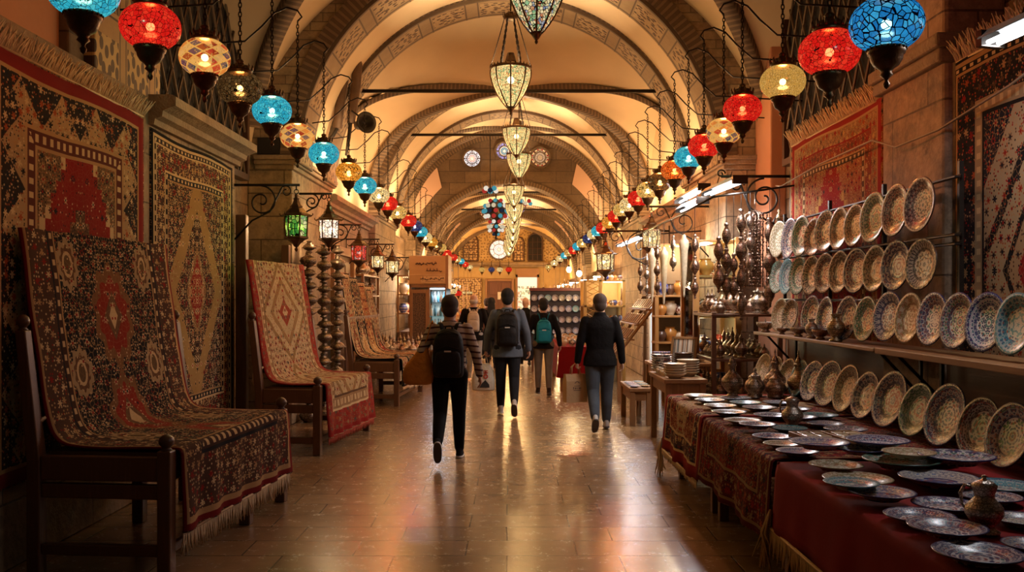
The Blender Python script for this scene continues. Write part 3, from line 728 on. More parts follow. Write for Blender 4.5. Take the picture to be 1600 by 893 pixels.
HR=glowglass('red_lantern_glass',[(.7,.04,.02),(1,.6,.5),(.8,.08,.04)],0.96,.3,24,(.04,.01,.005),.07)
HY=glowglass('yellow_lantern_glass',[(1,.75,.38),(1,.8,.5),(.9,.6,.25)],1.20,.3,24,(.10,.05,.02),.06)
hexlantern(463,352,10.2,'green','green glass metal lantern on a long scroll bracket beside the hung black rug',1.0,armx=-3.14,glass=HG,e=75)
hexlantern(514,357,12.4,'white','white glass metal lantern hanging above the column of stacked pots',1.05,armx=-2.92,glass=HW,e=110)
hexlantern(561,394,14.9,'red','red glass metal lantern hanging beside the carved shop doorway',1.0,armx=-3.05,glass=HR,e=25)
hexlantern(590,408,16.8,'yellow','slim yellow glass metal lantern beyond the red one',.9,armx=-3.05,glass=HY,e=20)
hexlantern(613,416,18.6,'yellow','yellow glass metal lantern between the slim one and the wooden shop sign',1.0,armx=-3.05,glass=HY,e=20)
hexlantern(645,428,21.0,'yellow','small yellow glass lantern hanging in front of the wooden shop sign',.85,armx=-2.92,glass=HY,e=15)
hexlantern(946,408,17.0,'yellow','large glowing lantern hanging above the lit yellow display case',1.25,armx=3.05,glass=HY,e=45)
hexlantern(1018,372,13.0,'white','glass lantern hanging at the corner of the pottery shop',1.0,armx=2.92,glass=HY,e=25)
# empty scroll bracket on the red wall
x,y,z=P(1225,268,9.97)
br=MB(); L=.78
br.tube([(0,0,0),(-L,0,0)],.018,6).tube([(0,0,.06),(0,0,-.75)],.018,6)
br.tube(spiral((-.30,0,-.24),.22,.02,2.0,50,PI/2),.012,5)
br.tube([(-.58,0,-.03),(-.45,0,-.4),(-.2,0,-.52),(0,0,-.72)],.012,5).tube(spiral((-.60,0,-.10),.08,.02,1.4,30,0),.010,5).tube(spiral((-.12,0,-.52),.1,.02,1.4,30,0),.010,5)
br.tube(spiral((-L,0,.03),.05,.01,1.2,20,0),.010,5)
tag(br.build('scroll_bracket',M_iron,None,True,loc=(3.14,9.97,3.05)),'wrought iron scroll bracket with no lamp beside the red hanging rug','bracket')
# ================================================================== CARPETS AND BENCHES
M_fringe=flat('wool_fringe',(.66,.50,.31),.95,0,.3,30,.2,.004)
M_goldfringe=flat('gold_fringe',(.55,.37,.15),.9,0,.3,30,.2,.004)
M_redfringe=flat('red_fringe',(.36,.06,.03),.95,0,.3,30,.2,.004)
def fringe(A,B,drop,ln,mat,parent,step=.016,out=Vector((0,0,0)),jit=.25,r=.0055,knots=True):
    A=Vector(A);B=Vector(B);n=max(2,int((B-A).length/step)); mb=MB(); drop=Vector(drop); t=(B-A).normalized()
    for i in range(n+1):
        p=A.lerp(B,i/n); l=ln*random.uniform(.8,1.12)
        j=t*random.gauss(0,jit*.35)*l+Vector((random.gauss(0,.08),random.gauss(0,.08),0))*l
        q=p+drop*(l*.5)+out*.5*l+j*.4; e=p+drop*l+out*l+j
        mb.tube([p,q,e],[r,r*.95,r*.5],4)
    if knots: mb.tube([A,B],r*1.6,5)
    return mb.build('fringe',mat,parent,True)
def hung(name,label,x,side,y0,y1,z0,z1,mat,fr=None,wave=.012,nx=40,nz=30):
    """carpet hung flat on a side wall; u runs along y, v along z"""
    W=y1-y0;H=z1-z0; rows=[];uv=[]
    for i in range(nz+1):
        r=[];q=[]
        for j in range(nx+1):
            u=W*j/nx-W/2; v=H*i/nz-H/2
            w=wave*(math.sin(u*5+.7)+.6*math.sin(u*11+2))*(.4+.6*(1-i/nz))
            r.append((side*(-.006)-side*abs(w)*1.0,u,v+.012*math.sin(u*4)*(i/nz))); q.append((u,v))
        rows.append(r);uv.append(q)
    t=thing(name,label,'carpet',(x,(y0+y1)/2,(z0+z1)/2))
    MB().grid(rows,uv,flip=side>0).build('pile',mat,t,True,solid=.012)
    if fr: 
        fringe((-side*.01,-W/2,H/2),(-side*.01,W/2,H/2),(0,0,1),fr,M_fringe,t,.010,Vector((-side*.45,0,0)),1.0,.006)
    return t
c1=carpet('rug_red_medallion',2.25,2.7,RED,[(0,.09,(.20,.008,.008)),(.09,.115,TAN),(.115,.40,(.02,.012,.012)),(.40,.425,TAN),(.425,.52,(.10,.022,.015)),(.52,.545,TAN)],(.14,.085,.04),(BLACK,TAN,NAVY,RUST,CREAM),
  [('step',.70,1.05,CREAM,.1),('step',.65,.98,(.24,.008,.008),.22),('step',.30,.45,BROWN,.8),('dia',.22,.3,RED,.3)],12,44,tri=(.52,(.40,.26,.13)),dens=.9)
hung('hanging_carpet','large red medallion carpet with fringed top hung behind the nearest bench',-3.12,-1,5.35,7.62,.52,3.24,c1,.13)
c2=carpet('rug_black_diamond',2.3,2.85,BLACK,[(0,.05,BLACK),(.05,.075,CREAM),(.075,.12,(.03,.02,.02)),(.12,.135,CREAM),(.135,.33,(.06,.03,.022)),(.33,.35,CREAM),(.35,.40,NAVY),(.40,.415,TAN)],(.012,.012,.016),(CREAM,TAN,CREAM,RED,TAN),
  [('dia',.80,1.15,(.36,.22,.08),.18),('dia',.56,.80,BLACK,.9),('dia',.5,.72,(.03,.014,.014),.8),('dia',.30,.45,(.22,.12,.05)),('dia',.22,.34,RED)],11,44,dens=.95)
hung('hanging_carpet','black and cream carpet with a gold diamond hung under the stone cornice',-3.13,-1,7.78,10.1,.36,3.17,c2)
c3=carpet('rug_red_niche',2.35,2.8,RED,[(0,.07,(.28,.015,.012)),(.07,.09,TAN),(.09,.22,(.28,.16,.07)),(.22,.235,RED),(.235,.36,(.22,.05,.025)),(.36,.375,TAN),(.375,.43,BROWN)],(.30,.11,.045),(GOLD,TAN,RED,BROWN,RUST),
  [('step',.75,1.1,GOLD,.3),('step',.70,1.03,(.28,.010,.008),.35),('dia',.25,.45,RUST,.8)],12,46,dens=.95)
hung('hanging_carpet','red prayer carpet with a bright fringed top hung above the rows of plates',3.12,1,7.42,9.85,.6,3.36,c3,.15)
c4=carpet('rug_black_cream_diamond',1.95,2.95,BLACK,[(0,.03,BLACK),(.03,.06,TAN),(.06,.10,BLACK),(.10,.12,TAN),(.12,.34,(.014,.012,.014)),(.34,.43,(.36,.25,.14)),(.43,.455,BLACK)],(.010,.012,.02),(RUST,TAN,BLACK,BROWN,RED),
  [('dia',.92,1.25,(.36,.27,.16),.7),('dia',.62,.86,BLACK,.8),('dia',.54,.75,(.38,.29,.17),.8),('dia',.30,.48,BLACK,.8),('dia',.24,.40,(.35,.24,.13),.4),('dia',.12,.2,RED,.5)],11,42,dens=.85)
hung('hanging_carpet','black carpet with large cream diamond hung behind the nearest plates',3.12,1,4.45,6.22,.4,3.33,c4,.14)
M_darkwood=wood('bench_wood',(.10,.042,.018),(.22,.10,.045),.42); M_darkwoodx=wood('bench_wood_rail',(.10,.042,.018),(.22,.10,.045),.42,1)
M_knob=wood('post_knob_wood',(.07,.03,.012),(.16,.07,.03),.38)
def post(mb,x,y,z0,z1,w,taper=1.0,top=None):
    top=top or (x,y)
    vs=[]
    for (cx,cy,z,h) in ((x,y,z0,w/2),(top[0],top[1],z1,w/2*taper)):
        vs += [(cx-h,cy-h,z),(cx+h,cy-h,z),(cx+h,cy+h,z),(cx-h,cy+h,z)]
    mb.add(vs,[(3,2,1,0),(4,5,6,7)]+[(i,(i+1)%4,4+(i+1)%4,4+i) for i in range(4)]); return mb
def knob(x,y,z,r): return MB().lathe([(r*.75,0),(r*.95,.008),(r*.6,.018),(r*.7,.026),(r*1.15,.045),(r*1.2,.065),(r*1.0,.085),(r*.5,.1),(0,.104)],16,(x,y,z))
def bench(label,loc,yaw,L,D,hs,hb,rec,w=.085,mid=True,wd=None):
    """local: y along the bench, -x towards the wall; front posts at x=0"""
    t=thing('wooden_bench',label,'bench',loc,yaw,'carpet benches along the wall')
    m,mr=wd or (M_darkwood,M_darkwoodx)
    ys=[w/2,L-w/2]
    for y in ys:
        lg=post(MB(),-w/2,y,0,hs-.02,w).build('leg',m,t,bevel=.008); knob(-w/2,y,hs-.025,w*.46).build('knob',M_knob,lg,True)
        bp=post(MB(),-D+w/2,y,0,hs*.9,w); post(bp,-D+w/2,y,hs*.9-.01,hb,w,.8,(-D-rec+w/2,y))
        lb=bp.build('leg',m,t,bevel=.008); knob(-D-rec+w/2,y,hb-.005,w*.40).build('knob',M_knob,lb,True)
        MB().box(-D+w,-w,y-.03,y+.03,hs-.21,hs-.06).build('side_rail',m,t,bevel=.008)
        MB().box(-D+w,-w,y-.025,y+.025,hs-.32,hs-.23).build('side_rail',m,t,bevel=.008)
        MB().box(-D+w,-w,y-.025,y+.025,.12,.19).build('stretcher',m,t,bevel=.008)
    if mid:
        post(MB(),-w/2,L*.62,0,hs-.12,w).build('leg',m,t,bevel=.008); post(MB(),-D+w/2,L*.62,0,hs-.12,w).build('leg',m,t,bevel=.008)
    MB().box(-w+.012,-.012,w,L-w,hs-.21,hs-.06).build('front_rail',mr,t,bevel=.008)
    MB().box(-D+.012,-D+w,w,L-w,hs-.21,hs-.06).build('back_rail',mr,t,bevel=.008)
    MB().box(-w*.7,-w*.3,w,L-w,.13,.19).build('stretcher',mr,t,bevel=.006)
    MB().box(-D+w,-w,w+.01,L-w-.01,hs-.075,hs-.045).build('seat_boards',mr,t)
    b=MB()
    for k in range(3):
        f=.3+.3*k; z=hs*.9+(hb-hs*.9)*f; x=-D+w/2-rec*f
        b.box(x-.02,x+.02,w,L-w,z-.05,z+.05)
    b.build('back_slats',mr,t,bevel=.006)
    return t
def drape(name,label,loc,yaw,y0,y1,prof,mat,frm,frl=.12,tass=True,fold=0.0,side='W',step=.014,wv=.006):
    """carpet draped over a bench: prof = smooth list of (x,z) from top of the back to the front hem"""
    pts=[Vector((a,0,b)) for a,b in prof]
    # resample with rounding (chaikin)
    for _ in range(3):
        q=[pts[0]]
        for a,b in zip(pts,pts[1:]): q += [a.lerp(b,.25),a.lerp(b,.75)]
        q.append(pts[-1]); pts=q
    Ls=[0]
    for a,b in zip(pts,pts[1:]): Ls.append(Ls[-1]+(b-a).length)
    H=Ls[-1]; W=y1-y0; n=30; rows=[];uv=[]
    for p,l in zip(pts,Ls):
        r=[];q=[]
        for j in range(n+1):
            y=y0+W*j/n; s=wv*math.sin(j*.9+l*2)+wv*.7*math.sin(l*9+j*.3)
            hang=max(0,(l-H*.8)/(H*.2)); 
            r.append((p.x+abs(s)+hang*.025*math.sin(j*1.1),y,p.z+abs(s)*.6)); q.append((y-y0-W/2,H/2-l))
        rows.append(r);uv.append(q)
    t=thing(name,label,'carpet',loc,yaw,None)
    MB().grid(rows,uv,flip=True).build('pile',mat,t,True,solid=.012)
    p=pts[-1]
    if frl: fringe((p.x+.008,y0,p.z),(p.x+.008,y1,p.z),(0,0,-1),frl,frm,t,step,jit=.3)
    if tass:
        # tassels at the corner where the carpet turns up the back
        m=MB()
        for y in (y0,):
            k=min(range(len(pts)),key=lambda i:abs(pts[i].z-tass) + (0 if i<len(pts)*.75 else 9))
            c=pts[k]+Vector((0,y,0))
            for i in range(26):
                e=c+Vector((-.06+random.gauss(0,.03),-.035+random.gauss(0,.015),-.10-random.random()*.12)); m.tube([c,c.lerp(e,.5)+Vector((-.035,-.02,.03)),e],[.009,.007,.004],4)
        m.build('tassel',M_fringe,t,True)
    return t,H
def plen(prof):
    return sum(math.dist(a,b) for a,b in zip(prof,prof[1:]))
# bench 1, nearest
L1=2.12;D1=.92;yaw1=-math.radians(5.2)
bench('long dark wooden bench nearest the camera under the black flowered carpet',(-2.05,5.42,0),yaw1,L1,D1,.79,1.5,.09)
prof1=[(-1.03,2.14),(-.96,1.6),(-.87,1.02),(-.80,.80),(-.62,.765),(-.3,.765),(-.02,.77),(.022,.765),(.03,.70),(.035,.25)]
H1=plen(prof1)*.985
fl='fl'
S1=[]
for cu in (.50,):
    for cv in (1.12,.38,-.30):
        S1+=[('fl',(cu,cv,.12,.17,(.40,.28,.15))),('fl',(cu,cv,.085,.125,(.13,.06,.03))),('o',(cu,cv,.06,.09,CREAM)),('o',(cu,cv,.04,.065,(.12,.07,.03)))]
for cv in (.76,-.02,-.7): S1+=[('fl',(0,cv,.25,.36,(.20,.09,.035))),('fl',(0,cv,.19,.27,(.26,.02,.012))),('dia',(0,cv,.12,.18,(.14,.07,.03))),('dia',(0,cv,.06,.1,CREAM))]
c5=carpet('rug_black_flowers',L1-.18,H1,RED,[(0,.025,(.16,.006,.006)),(.025,.05,TAN),(.05,.27,(.075,.035,.022)),(.27,.285,NAVY),(.285,.335,(.05,.02,.015)),(.335,.35,TAN)],(.006,.007,.012),(CREAM,TAN,CREAM,RED,TAN),
   [],11,40,spots=S1,dens=.72,topless=True,leafcut=.27)
drape('draped_carpet','black carpet with cream flowers and long fringe draped over the nearest bench',(-2.05,5.42,0),yaw1,.09,L1-.09,prof1,c5,M_fringe,.13,.95)
# bench 2
L2=1.9;D2=.74;yaw2=-math.radians(7.7)
bench('wooden bench under the red and cream carpet, second from the camera',(-2.03,9.64,0),yaw2,L2,D2,.77,1.45,.09,.085,False)
prof2=[(-.88,2.12),(-.79,1.6),(-.70,1.0),(-.63,.80),(-.48,.75),(-.2,.75),(-.02,.755),(.022,.75),(.03,.68),(.06,.17)]
H2=plen(prof2)*.985
c6=carpet('rug_red_cream',L2-.18,H2,RED,[(0,.03,(.24,.012,.01)),(.03,.16,(.27,.03,.018)),(.16,.175,CREAM),(.175,.25,(.30,.17,.08)),(.25,.265,BROWN)],(.50,.36,.20),(RUST,(.20,.11,.05),(.10,.07,.05),RED,(.3,.18,.08)),
   [],13,44,dens=.9,topless=True,spots=[('dia',(0,cv_,a_,b_,c_)) for cv_ in (.68,-.55) for a_,b_,c_ in ((.68,.62,(.26,.15,.06)),(.60,.55,(.50,.36,.19)),(.46,.42,(.30,.17,.07)),(.36,.33,(.46,.33,.17)),(.18,.17,(.28,.04,.02)),(.08,.08,CREAM))])
drape('draped_carpet','red bordered cream carpet with red fringe draped over the second bench',(-2.03,9.64,0),yaw2,.09,L2-.09,prof2,c6,M_redfringe,.07,.95)
# bench 3 with several narrow kilims
L3=2.3;D3=.8;yaw3=-math.radians(4)
bench('wooden bench loaded with narrow striped kilims, third from the camera',(-1.72,14.0,0),yaw3,L3,D3,.75,1.42,.09,.08,False)
K=[]
for i,(base,pal,nm) in enumerate(((( .34,.24,.13),(BROWN,CREAM,RUST,BLACK,RED),'pale tan kilim on the near end of the third bench'),((.02,.018,.02),(CREAM,TAN,RED,CREAM,GOLD),'black kilim next to the pale one on the third bench'),((.28,.10,.04),(GOLD,CREAM,BLACK,TAN,RED),'rust coloured kilim in the middle of the third bench'),((.30,.21,.12),(BLACK,RED,CREAM,BROWN,TAN),'beige and black kilim on the far end of the third bench'))):
    w=.52; prof3=[(-.96-.0*i,2.1-.06*i),(-.86,1.5),(-.76,.98),(-.69,.79),(-.5,.735),(-.2,.735),(-.02,.74),(.02,.73),(.03,.66),(.045,.30-.03*i)]
    cm=carpet('kilim_%d'%i,w,plen(prof3)*.985,RED,[(0,.02,BLACK),(.02,.035,CREAM),(.035,.075,base),(.075,.09,BLACK)],base,pal,[('dia',.2,.4,pal[0]),('dia',.12,.25,pal[1])],15,44,seed=i*1.3)
    drape('draped_kilim',nm,(-1.72,14.0,0),yaw3,.085+i*.54,.085+i*.54+w,prof3,cm,M_fringe,.06,False)
# dark door post between the hung rug and the second bench
struct('trim_left',post(MB(),-3.06,10.28,0,2.65,.12),M_darkwood,bevel=.01)
struct('trim_left',post(MB(),-2.96,11.9,0,2.4,.1),M_darkwood,bevel=.01)
# carved shop doorway beyond the pier
o=MB().box(-3.06,-3.02,15.2,17.0,0,2.45).build('door_2',M_darkwood); tag(o,kind='structure')
f=MB()
for (a,b,c,e) in ((15.05,15.2,0,2.6),(17.0,17.15,0,2.6),(15.05,17.15,2.45,2.6)): f.box(-3.05,-2.93,a,b,c,e)
f.build('door_frame',M_wood,o,bevel=.012)
f=MB()
for i in range(3):
    for j in range(3): f.box(-3.03,-2.99,15.27+i*.58,15.75+i*.58,.15+j*.78,.8+j*.78)
f.build('door_panel',M_darkwood,o,bevel=.012)
# ================================================================== PLATES
PROF=[(0,-.004),(.085,-.004),(.09,-.010),(.10,-.010),(.103,-.002),(.135,.012),(.165,.026),(.19,.032),(.192,.036),(.188,.039),(.165,.033),(.135,.019),(.105,.006),(.09,.004),(0,.004)]
PS={'blue and white':platemat('plate_blue_white'),
 'multicoloured':platemat('plate_multi',(.70,.66,.60),(.02,.025,.09),(.30,.05,.02),(.08,.20,.08)),
 'brown and gold':platemat('plate_gold',(.64,.56,.44),(.04,.03,.03),(.30,.12,.03),(.12,.18,.12),(.05,.03,.02)),
 'dark red':platemat('plate_red',(.62,.56,.50),(.035,.012,.03),(.32,.03,.02),(.05,.10,.12),(.03,.01,.01)),
 'navy':platemat('plate_navy',(.02,.03,.13),(.50,.46,.40),(.04,.10,.30),(.30,.06,.03),(.01,.012,.08)),
 'green':platemat('plate_green',(.58,.60,.50),(.02,.10,.06),(.32,.06,.03),(.03,.05,.12),(.02,.07,.05)),
 'pale cream':platemat('plate_cream',(.72,.66,.54),(.25,.17,.08),(.22,.25,.10),(.35,.12,.05),(.25,.2,.1)),
 'turquoise':platemat('plate_turq',(.50,.52,.46),(.02,.20,.25),(.02,.03,.12),(.3,.06,.03),(.02,.12,.16))}
PM={}
for c,m in PS.items():
    PM[c]=MB().lathe(PROF,40).mesh('plate_'+c.replace(' ','_'),True); PM[c].materials.append(m)
def plate(c,loc,dia,label,group,rot=None):
    o=bpy.data.objects.new('plate',PM[c]); COL.objects.link(o); o.location=loc; k=dia/.384; o.scale=(k,k,k)
    if rot is not None: o.rotation_euler=rot
    else: o.rotation_euler=(0,0,random.uniform(0,6))
    return tag(o,label,'plate',group)
def lean(c,px,py,hpx,xw,tilt,label,group,spin=None,yawj=None):
    """plate standing on the right-hand display, its face turned to the aisle"""
    y=xw*F/(px-VX); x,_,z=P(px,py,y); dia=hpx*y/F/math.cos(tilt)
    M=Matrix.Rotation(-PI/2+tilt,3,'Y'); M=Matrix.Rotation(yawj if yawj is not None else random.uniform(.05,.18),3,'Z')@M@Matrix.Rotation(random.uniform(0,6),3,'Z')
    return plate(c,(x,y,z),dia,label,group,M.to_euler()),(x,y,z,dia)
cyc=lambda l,i:l[i%len(l)]
top=[(1220,374,57),(1238,373,64),(1256,369,64),(1275,371,59),(1294,361,66),(1316,357,67),(1340,352,67),(1370,340,80),(1405,329,83),(1443,320,88)]
tc=['pale cream','multicoloured','green','dark red','multicoloured','brown and gold','brown and gold','green','dark red','dark red']
rackz=[]
for i,(px,py,h) in enumerate(top):
    o,q=lean(tc[i],px,py,h,2.86,.10,'%s plate, %s from the far end of the wall rack top row'%(tc[i],ORD[i]),'plates in the top row of the wall rack'); rackz.append(q)
midr=[(1218,433,51),(1233,432,56),(1251,431,60),(1272,430,62),(1293,427,64),(1316,425,67),(1342,423,72),(1372,420,74),(1405,415,80),(1445,413,82)]
mc=['green','turquoise','green','brown and gold','dark red','brown and gold','multicoloured','brown and gold','blue and white','brown and gold']
midq=[]
for i,(px,py,h) in enumerate(midr):
    o,q=lean(mc[i],px,py,h,2.88,.10,'%s plate, %s from the far end of the wall rack middle row'%(mc[i],ORD[i]),'plates in the middle row of the wall rack'); midq.append(q)
shr=[(1222,492,52),(1238,492,50),(1271,492,60),(1293,495,62),(1328,497,69),(1357,499,71),(1392,495,78),(1425,497.5,79),(1462,499,84),(1501,502,89),(1546,504,94),(1592,507,98)]
scs=['pale cream','brown and gold','multicoloured','multicoloured','multicoloured','green','blue and white','pale cream','blue and white','multicoloured','blue and white','turquoise']
shq=[]
for i,(px,py,h) in enumerate(shr):
    o,q=lean(scs[i],px,py,h,2.80,.16,'%s plate standing on the wooden shelf, %s from the far end'%(scs[i],ORD[i]),'plates standing on the wooden shelf'); shq.append(q)
tbr=[(1195,585,48),(1214,589,50),(1233,593,53),(1252,598,57),(1273,606,63),(1299,610,72),(1327,617,75),(1357,630,74),(1396,634,88),(1437,648,83),(1483,656,98),(1535,671,94),(1583,690,102)]
tcs=['pale cream','brown and gold','brown and gold','turquoise','blue and white','multicoloured','brown and gold','multicoloured','multicoloured','green','blue and white','dark red','multicoloured']
TZ=.78
for i,(px,py,h) in enumerate(tbr):
    y=2.66*F/(px-VX)
    # seat the plate on the table top
    tl=.30; dia=h*y/F/math.cos(tl); z=TZ+dia/2*math.cos(tl)+.016; py2=VY-(z-EYE)*F/y
    lean(tcs[i],px,py2,h,2.66,tl,'%s plate leaning behind the tables, %s from the far end'%(tcs[i],ORD[i]),'plates leaning at the back of the tables')
# plate rack rails
rk=thing('plate_rack','dark metal rails holding two rows of plates against the wall','rack',(2.96,7.4,0))
for zz,nm in ((2.06,'rail'),(2.50,'rail'),(1.68,'rail'),(2.12,'rail')):
    MB().tube([(0,-1.55,zz),(0,2.25,zz)],.012,6).box(-.05,.0,-1.55,2.25,zz-.012,zz-.002).build(nm,M_iron,rk)
for yy in (-1.5,-.3,.9,2.25): MB().box(0,.03,yy-.015,yy+.015,1.36,2.6).build('upright',M_iron,rk)
# shelf boards
def shelf(y0,y1,label,x0=2.62,z=1.345,th=.045):
    s=thing('wooden_shelf',label,'shelf',(x0,y0,z))
    MB().box(0,3.05-x0,0,y1-y0,-th,0).build('board',M_woodx,s,bevel=.006)
    for yy in (.15,y1-y0-.15): MB().tube([(.40,yy,-.35),(.1,yy,-th)],.012,6).box(.40,.42,yy-.015,yy+.015,-.4,-th).build('shelf_bracket',M_iron,s)
    return s
shelf(4.2,6.42,'thick near shelf board carrying the large plates, its end showing at the joint'); shelf(6.44,9.6,'thinner far shelf board carrying plates and small metal pots',2.62,1.34,.03)
# plain cards behind: dark boards under the shelf
struct('wall_right',MB().box(3.08,3.12,4.0,9.9,.0,1.3),M_darkwoodx)
# ------------------------------------------------------------------ tables
M_redcloth=flat('red_cloth',(.20,.003,.005),.85,0,.18,3,.3,.004,spec=.2)
def table(label,y0,y1,x0=1.56,x1=2.98,h=.755):
    t=thing('trestle_table',label,'table',((x0+x1)/2,(y0+y1)/2,0)); w=(x1-x0)/2; l=(y1-y0)/2
    MB().box(-w,w,-l,l,h-.04,h).build('tabletop',M_darkwoodx,t,bevel=.006)
    for sx in (-1,1):
        for sy in (-1,1): post(MB(),sx*(w-.08),sy*(l-.1),0,h-.04,.07).build('leg',M_darkwood,t,bevel=.006)
    MB().box(-w+.08,w-.08,-l+.08,-l+.12,h-.15,h-.04).box(-w+.08,w-.08,l-.12,l-.08,h-.15,h-.04).build('apron',M_darkwood,t)
    return t
table('near trestle table under the plain red cloth',2.9,5.02); table('middle trestle table under the dark red flowered rug',5.08,6.95); table('far trestle table under the cream and red rug',7.0,8.55)
def cloth(name,label,cat,y0,y1,mat,x0=1.52,x1=2.97,z=TZ-.008,low=.37,endn=False,endf=True,frm=None,frl=0,wv=.02,frA=None,k=9):
    t=thing(name,label,cat,(x0,(y0+y1)/2,z)); L=y1-y0; n=int(L/.035); rows=[];uv=[]
    drop=z-low; S=[0,.25,.6,.9,x1-x0-.02] ; prof=[]
    prof=[(x1-x0,0,0)]+[((x1-x0)*(1-q),0,0) for q in (.25,.5,.75,.93)]+[(.015,-.004,0),(.0,-.02,.1)]+[(-.005-.02*q,-drop*q,q) for q in (.15,.3,.5,.7,.85,1)]
    Ls=[0]
    for a,b in zip(prof,prof[1:]): Ls.append(Ls[-1]+math.dist(a[:2],b[:2]))
    for p,l in zip(prof,Ls):
        r=[];q=[]
        for j in range(n+1):
            y=-L/2+L*j/n; f=p[2]
            r.append((p[0]-f*wv*(1+math.sin(y*k+.5*math.sin(y*5))+.4*math.sin(y*k*2.3)),y,p[1])); q.append((y,Ls[-1]/2-l))
        rows.append(r);uv.append(q)
    MB().grid(rows,uv).build('cloth',mat,t,True,solid=.006)
    for flag,sy in ((endn,-1),(endf,1)):
        if not flag: continue
        rows=[];uv=[]
        for i in range(9):
            f=i/8; rows.append([((x1-x0)*j/30,sy*(L/2+f*.02+f*wv*(1+math.sin(j*1.3))),-drop*f) for j in range(31)]); uv.append([((x1-x0)*j/30+1,drop*(1-f)) for j in range(31)])
        MB().grid(rows,uv).build('cloth_end',mat,t,True,solid=.006)
    if frm:
        fringe((-.03-wv,-L/2,-drop),(-.03-wv,L/2,-drop),(0,0,-1),frl,frm,t,.013,jit=.15)
        # loose strands at the corner
        m=MB()
        for i in range(30): m.tube([(-.03-wv,L/2,-drop+.1),(-.06+random.gauss(0,.02),L/2+.03+random.gauss(0,.02),-drop-.03),(-.05+random.gauss(0,.03),L/2+.04+random.gauss(0,.03),-drop-.2+random.gauss(0,.05))],[.008,.006,.004],4)
        m.build('tassel',frm,t,True)
    return t
cloth('tablecloth','plain bright red cloth with gold fringe over the nearest table','tablecloth',2.85,5.07,M_redcloth,low=.40,frm=M_goldfringe,frl=.14,wv=.010)
c7=carpet('rug_dark_flowers',1.8,1.9,RED,[(0,.03,(.12,.01,.01)),(.03,.05,(.3,.2,.1)),(.05,.22,(.10,.012,.012)),(.22,.24,(.3,.2,.1))],(.13,.010,.012),((.30,.19,.10),RED,NAVY,RUST,(.3,.2,.1)),[('dia',.5,.7,(.05,.012,.015))],13,42,dens=.95)
cloth('draped_carpet','dark red flowered rug over the middle table beside the red cloth','carpet',5.16,6.96,c7,low=.30,wv=.022)
c8=carpet('rug_cream_red_table',1.6,1.95,RED,[(0,.10,(.24,.012,.012)),(.10,.12,CREAM),(.12,.24,(.06,.03,.04)),(.24,.26,CREAM)],(.16,.012,.014),(CREAM,TAN,RED,TAN,NAVY),[('step',.5,.8,(.42,.30,.18))],12,40,dens=.85)
cloth('draped_carpet','cream and red banded rug over the far end of the plate tables','carpet',7.02,8.6,c8,low=.26,wv=.022,frm=M_fringe,frl=.06)
# ------------------------------------------------------------------ plates lying on the tables
y=(EYE-TZ)*F/(694-VY); x,_,_=P(1303,694,y)
bx=thing('wooden_tray','shallow wooden tray of small ceramic tiles between plates on the table','tray',(x,y,TZ+.012),.12)
m=MB().box(-.22,.22,-.18,.18,0,.015)
for a in ((-.22,-.205,-.18,.18),(.205,.22,-.18,.18),(-.205,.205,-.18,-.165),(-.205,.205,.165,.18),(-.008,.008,-.165,.165)): m.box(*a,0,.05)
m.build('tray_frame',M_wood,bx,bevel=.003)
M_tile=platemat('tile_cream',(.62,.52,.36),(.2,.14,.08),(.25,.2,.1),(.3,.12,.05),R=.3)
for i in range(4):
    for j in range(3):
        o=MB().box(-.035,.035,-.045,.045,0,.03).build('small_tile',M_tile,None,bevel=.004,loc=(x-.153+.086*i+(.048 if i>1 else 0),y-.105+.105*j,TZ+.030)); o.rotation_euler=(0,0,random.uniform(-.12,.12)+.12)
        tag(o,'small cream ceramic tile lying in the wooden tray on the table','tile','tiles in the wooden tray')
near=[(1528,868,134,'blue and white'),(1480,836,118,'blue and white'),(1437,809,107,'blue and white'),(1345,722,78,'multicoloured'),(1548,778,92,'multicoloured'),(1330,771,84,'turquoise'),(1420,735,80,'pale cream'),(1612,852,88,'navy'),(1378,780,102,'navy'),(1478,791,102,'blue and white'),
 (1340,752,106,'pale cream'),(1466,758,118,'navy'),(1306,735,82,'pale cream'),(1408,737,116,'green'),(1280,719,92,'navy'),(1527,737,112,'multicoloured'),(1582,762,104,'turquoise'),(1371,716,96,'blue and white'),
 (1474,717,106,'green'),(1411,699,96,'blue and white'),(1373,683,90,'turquoise'),(1592,812,90,'multicoloured')]
midl=[(1222,694,58,'pale cream'),(1207,683,62,'blue and white'),(1184,669,58,'multicoloured'),(1160,658,58,'pale cream'),(1139,645,55,'brown and gold'),(1125,635,52,'pale cream'),(1109,626,48,'blue and white'),(1091,619,46,'pale cream'),(1080,611,42,'blue and white'),
 (1246,706,66,'navy'),(1150,623,48,'multicoloured'),(1165,630,50,'turquoise'),(1187,638,54,'dark red'),(1207,650,58,'blue and white'),(1172,612,46,'navy'),(1140,610,42,'pale cream'),(1195,619,50,'green'),(1218,630,52,'blue and white'),
 (1242,640,52,'dark red'),(1283,650,58,'turquoise'),(1290,663,58,'navy'),(1250,657,54,'multicoloured'),(1262,680,62,'multicoloured'),(1232,670,58,'turquoise'),(1321,672,66,'multicoloured')]
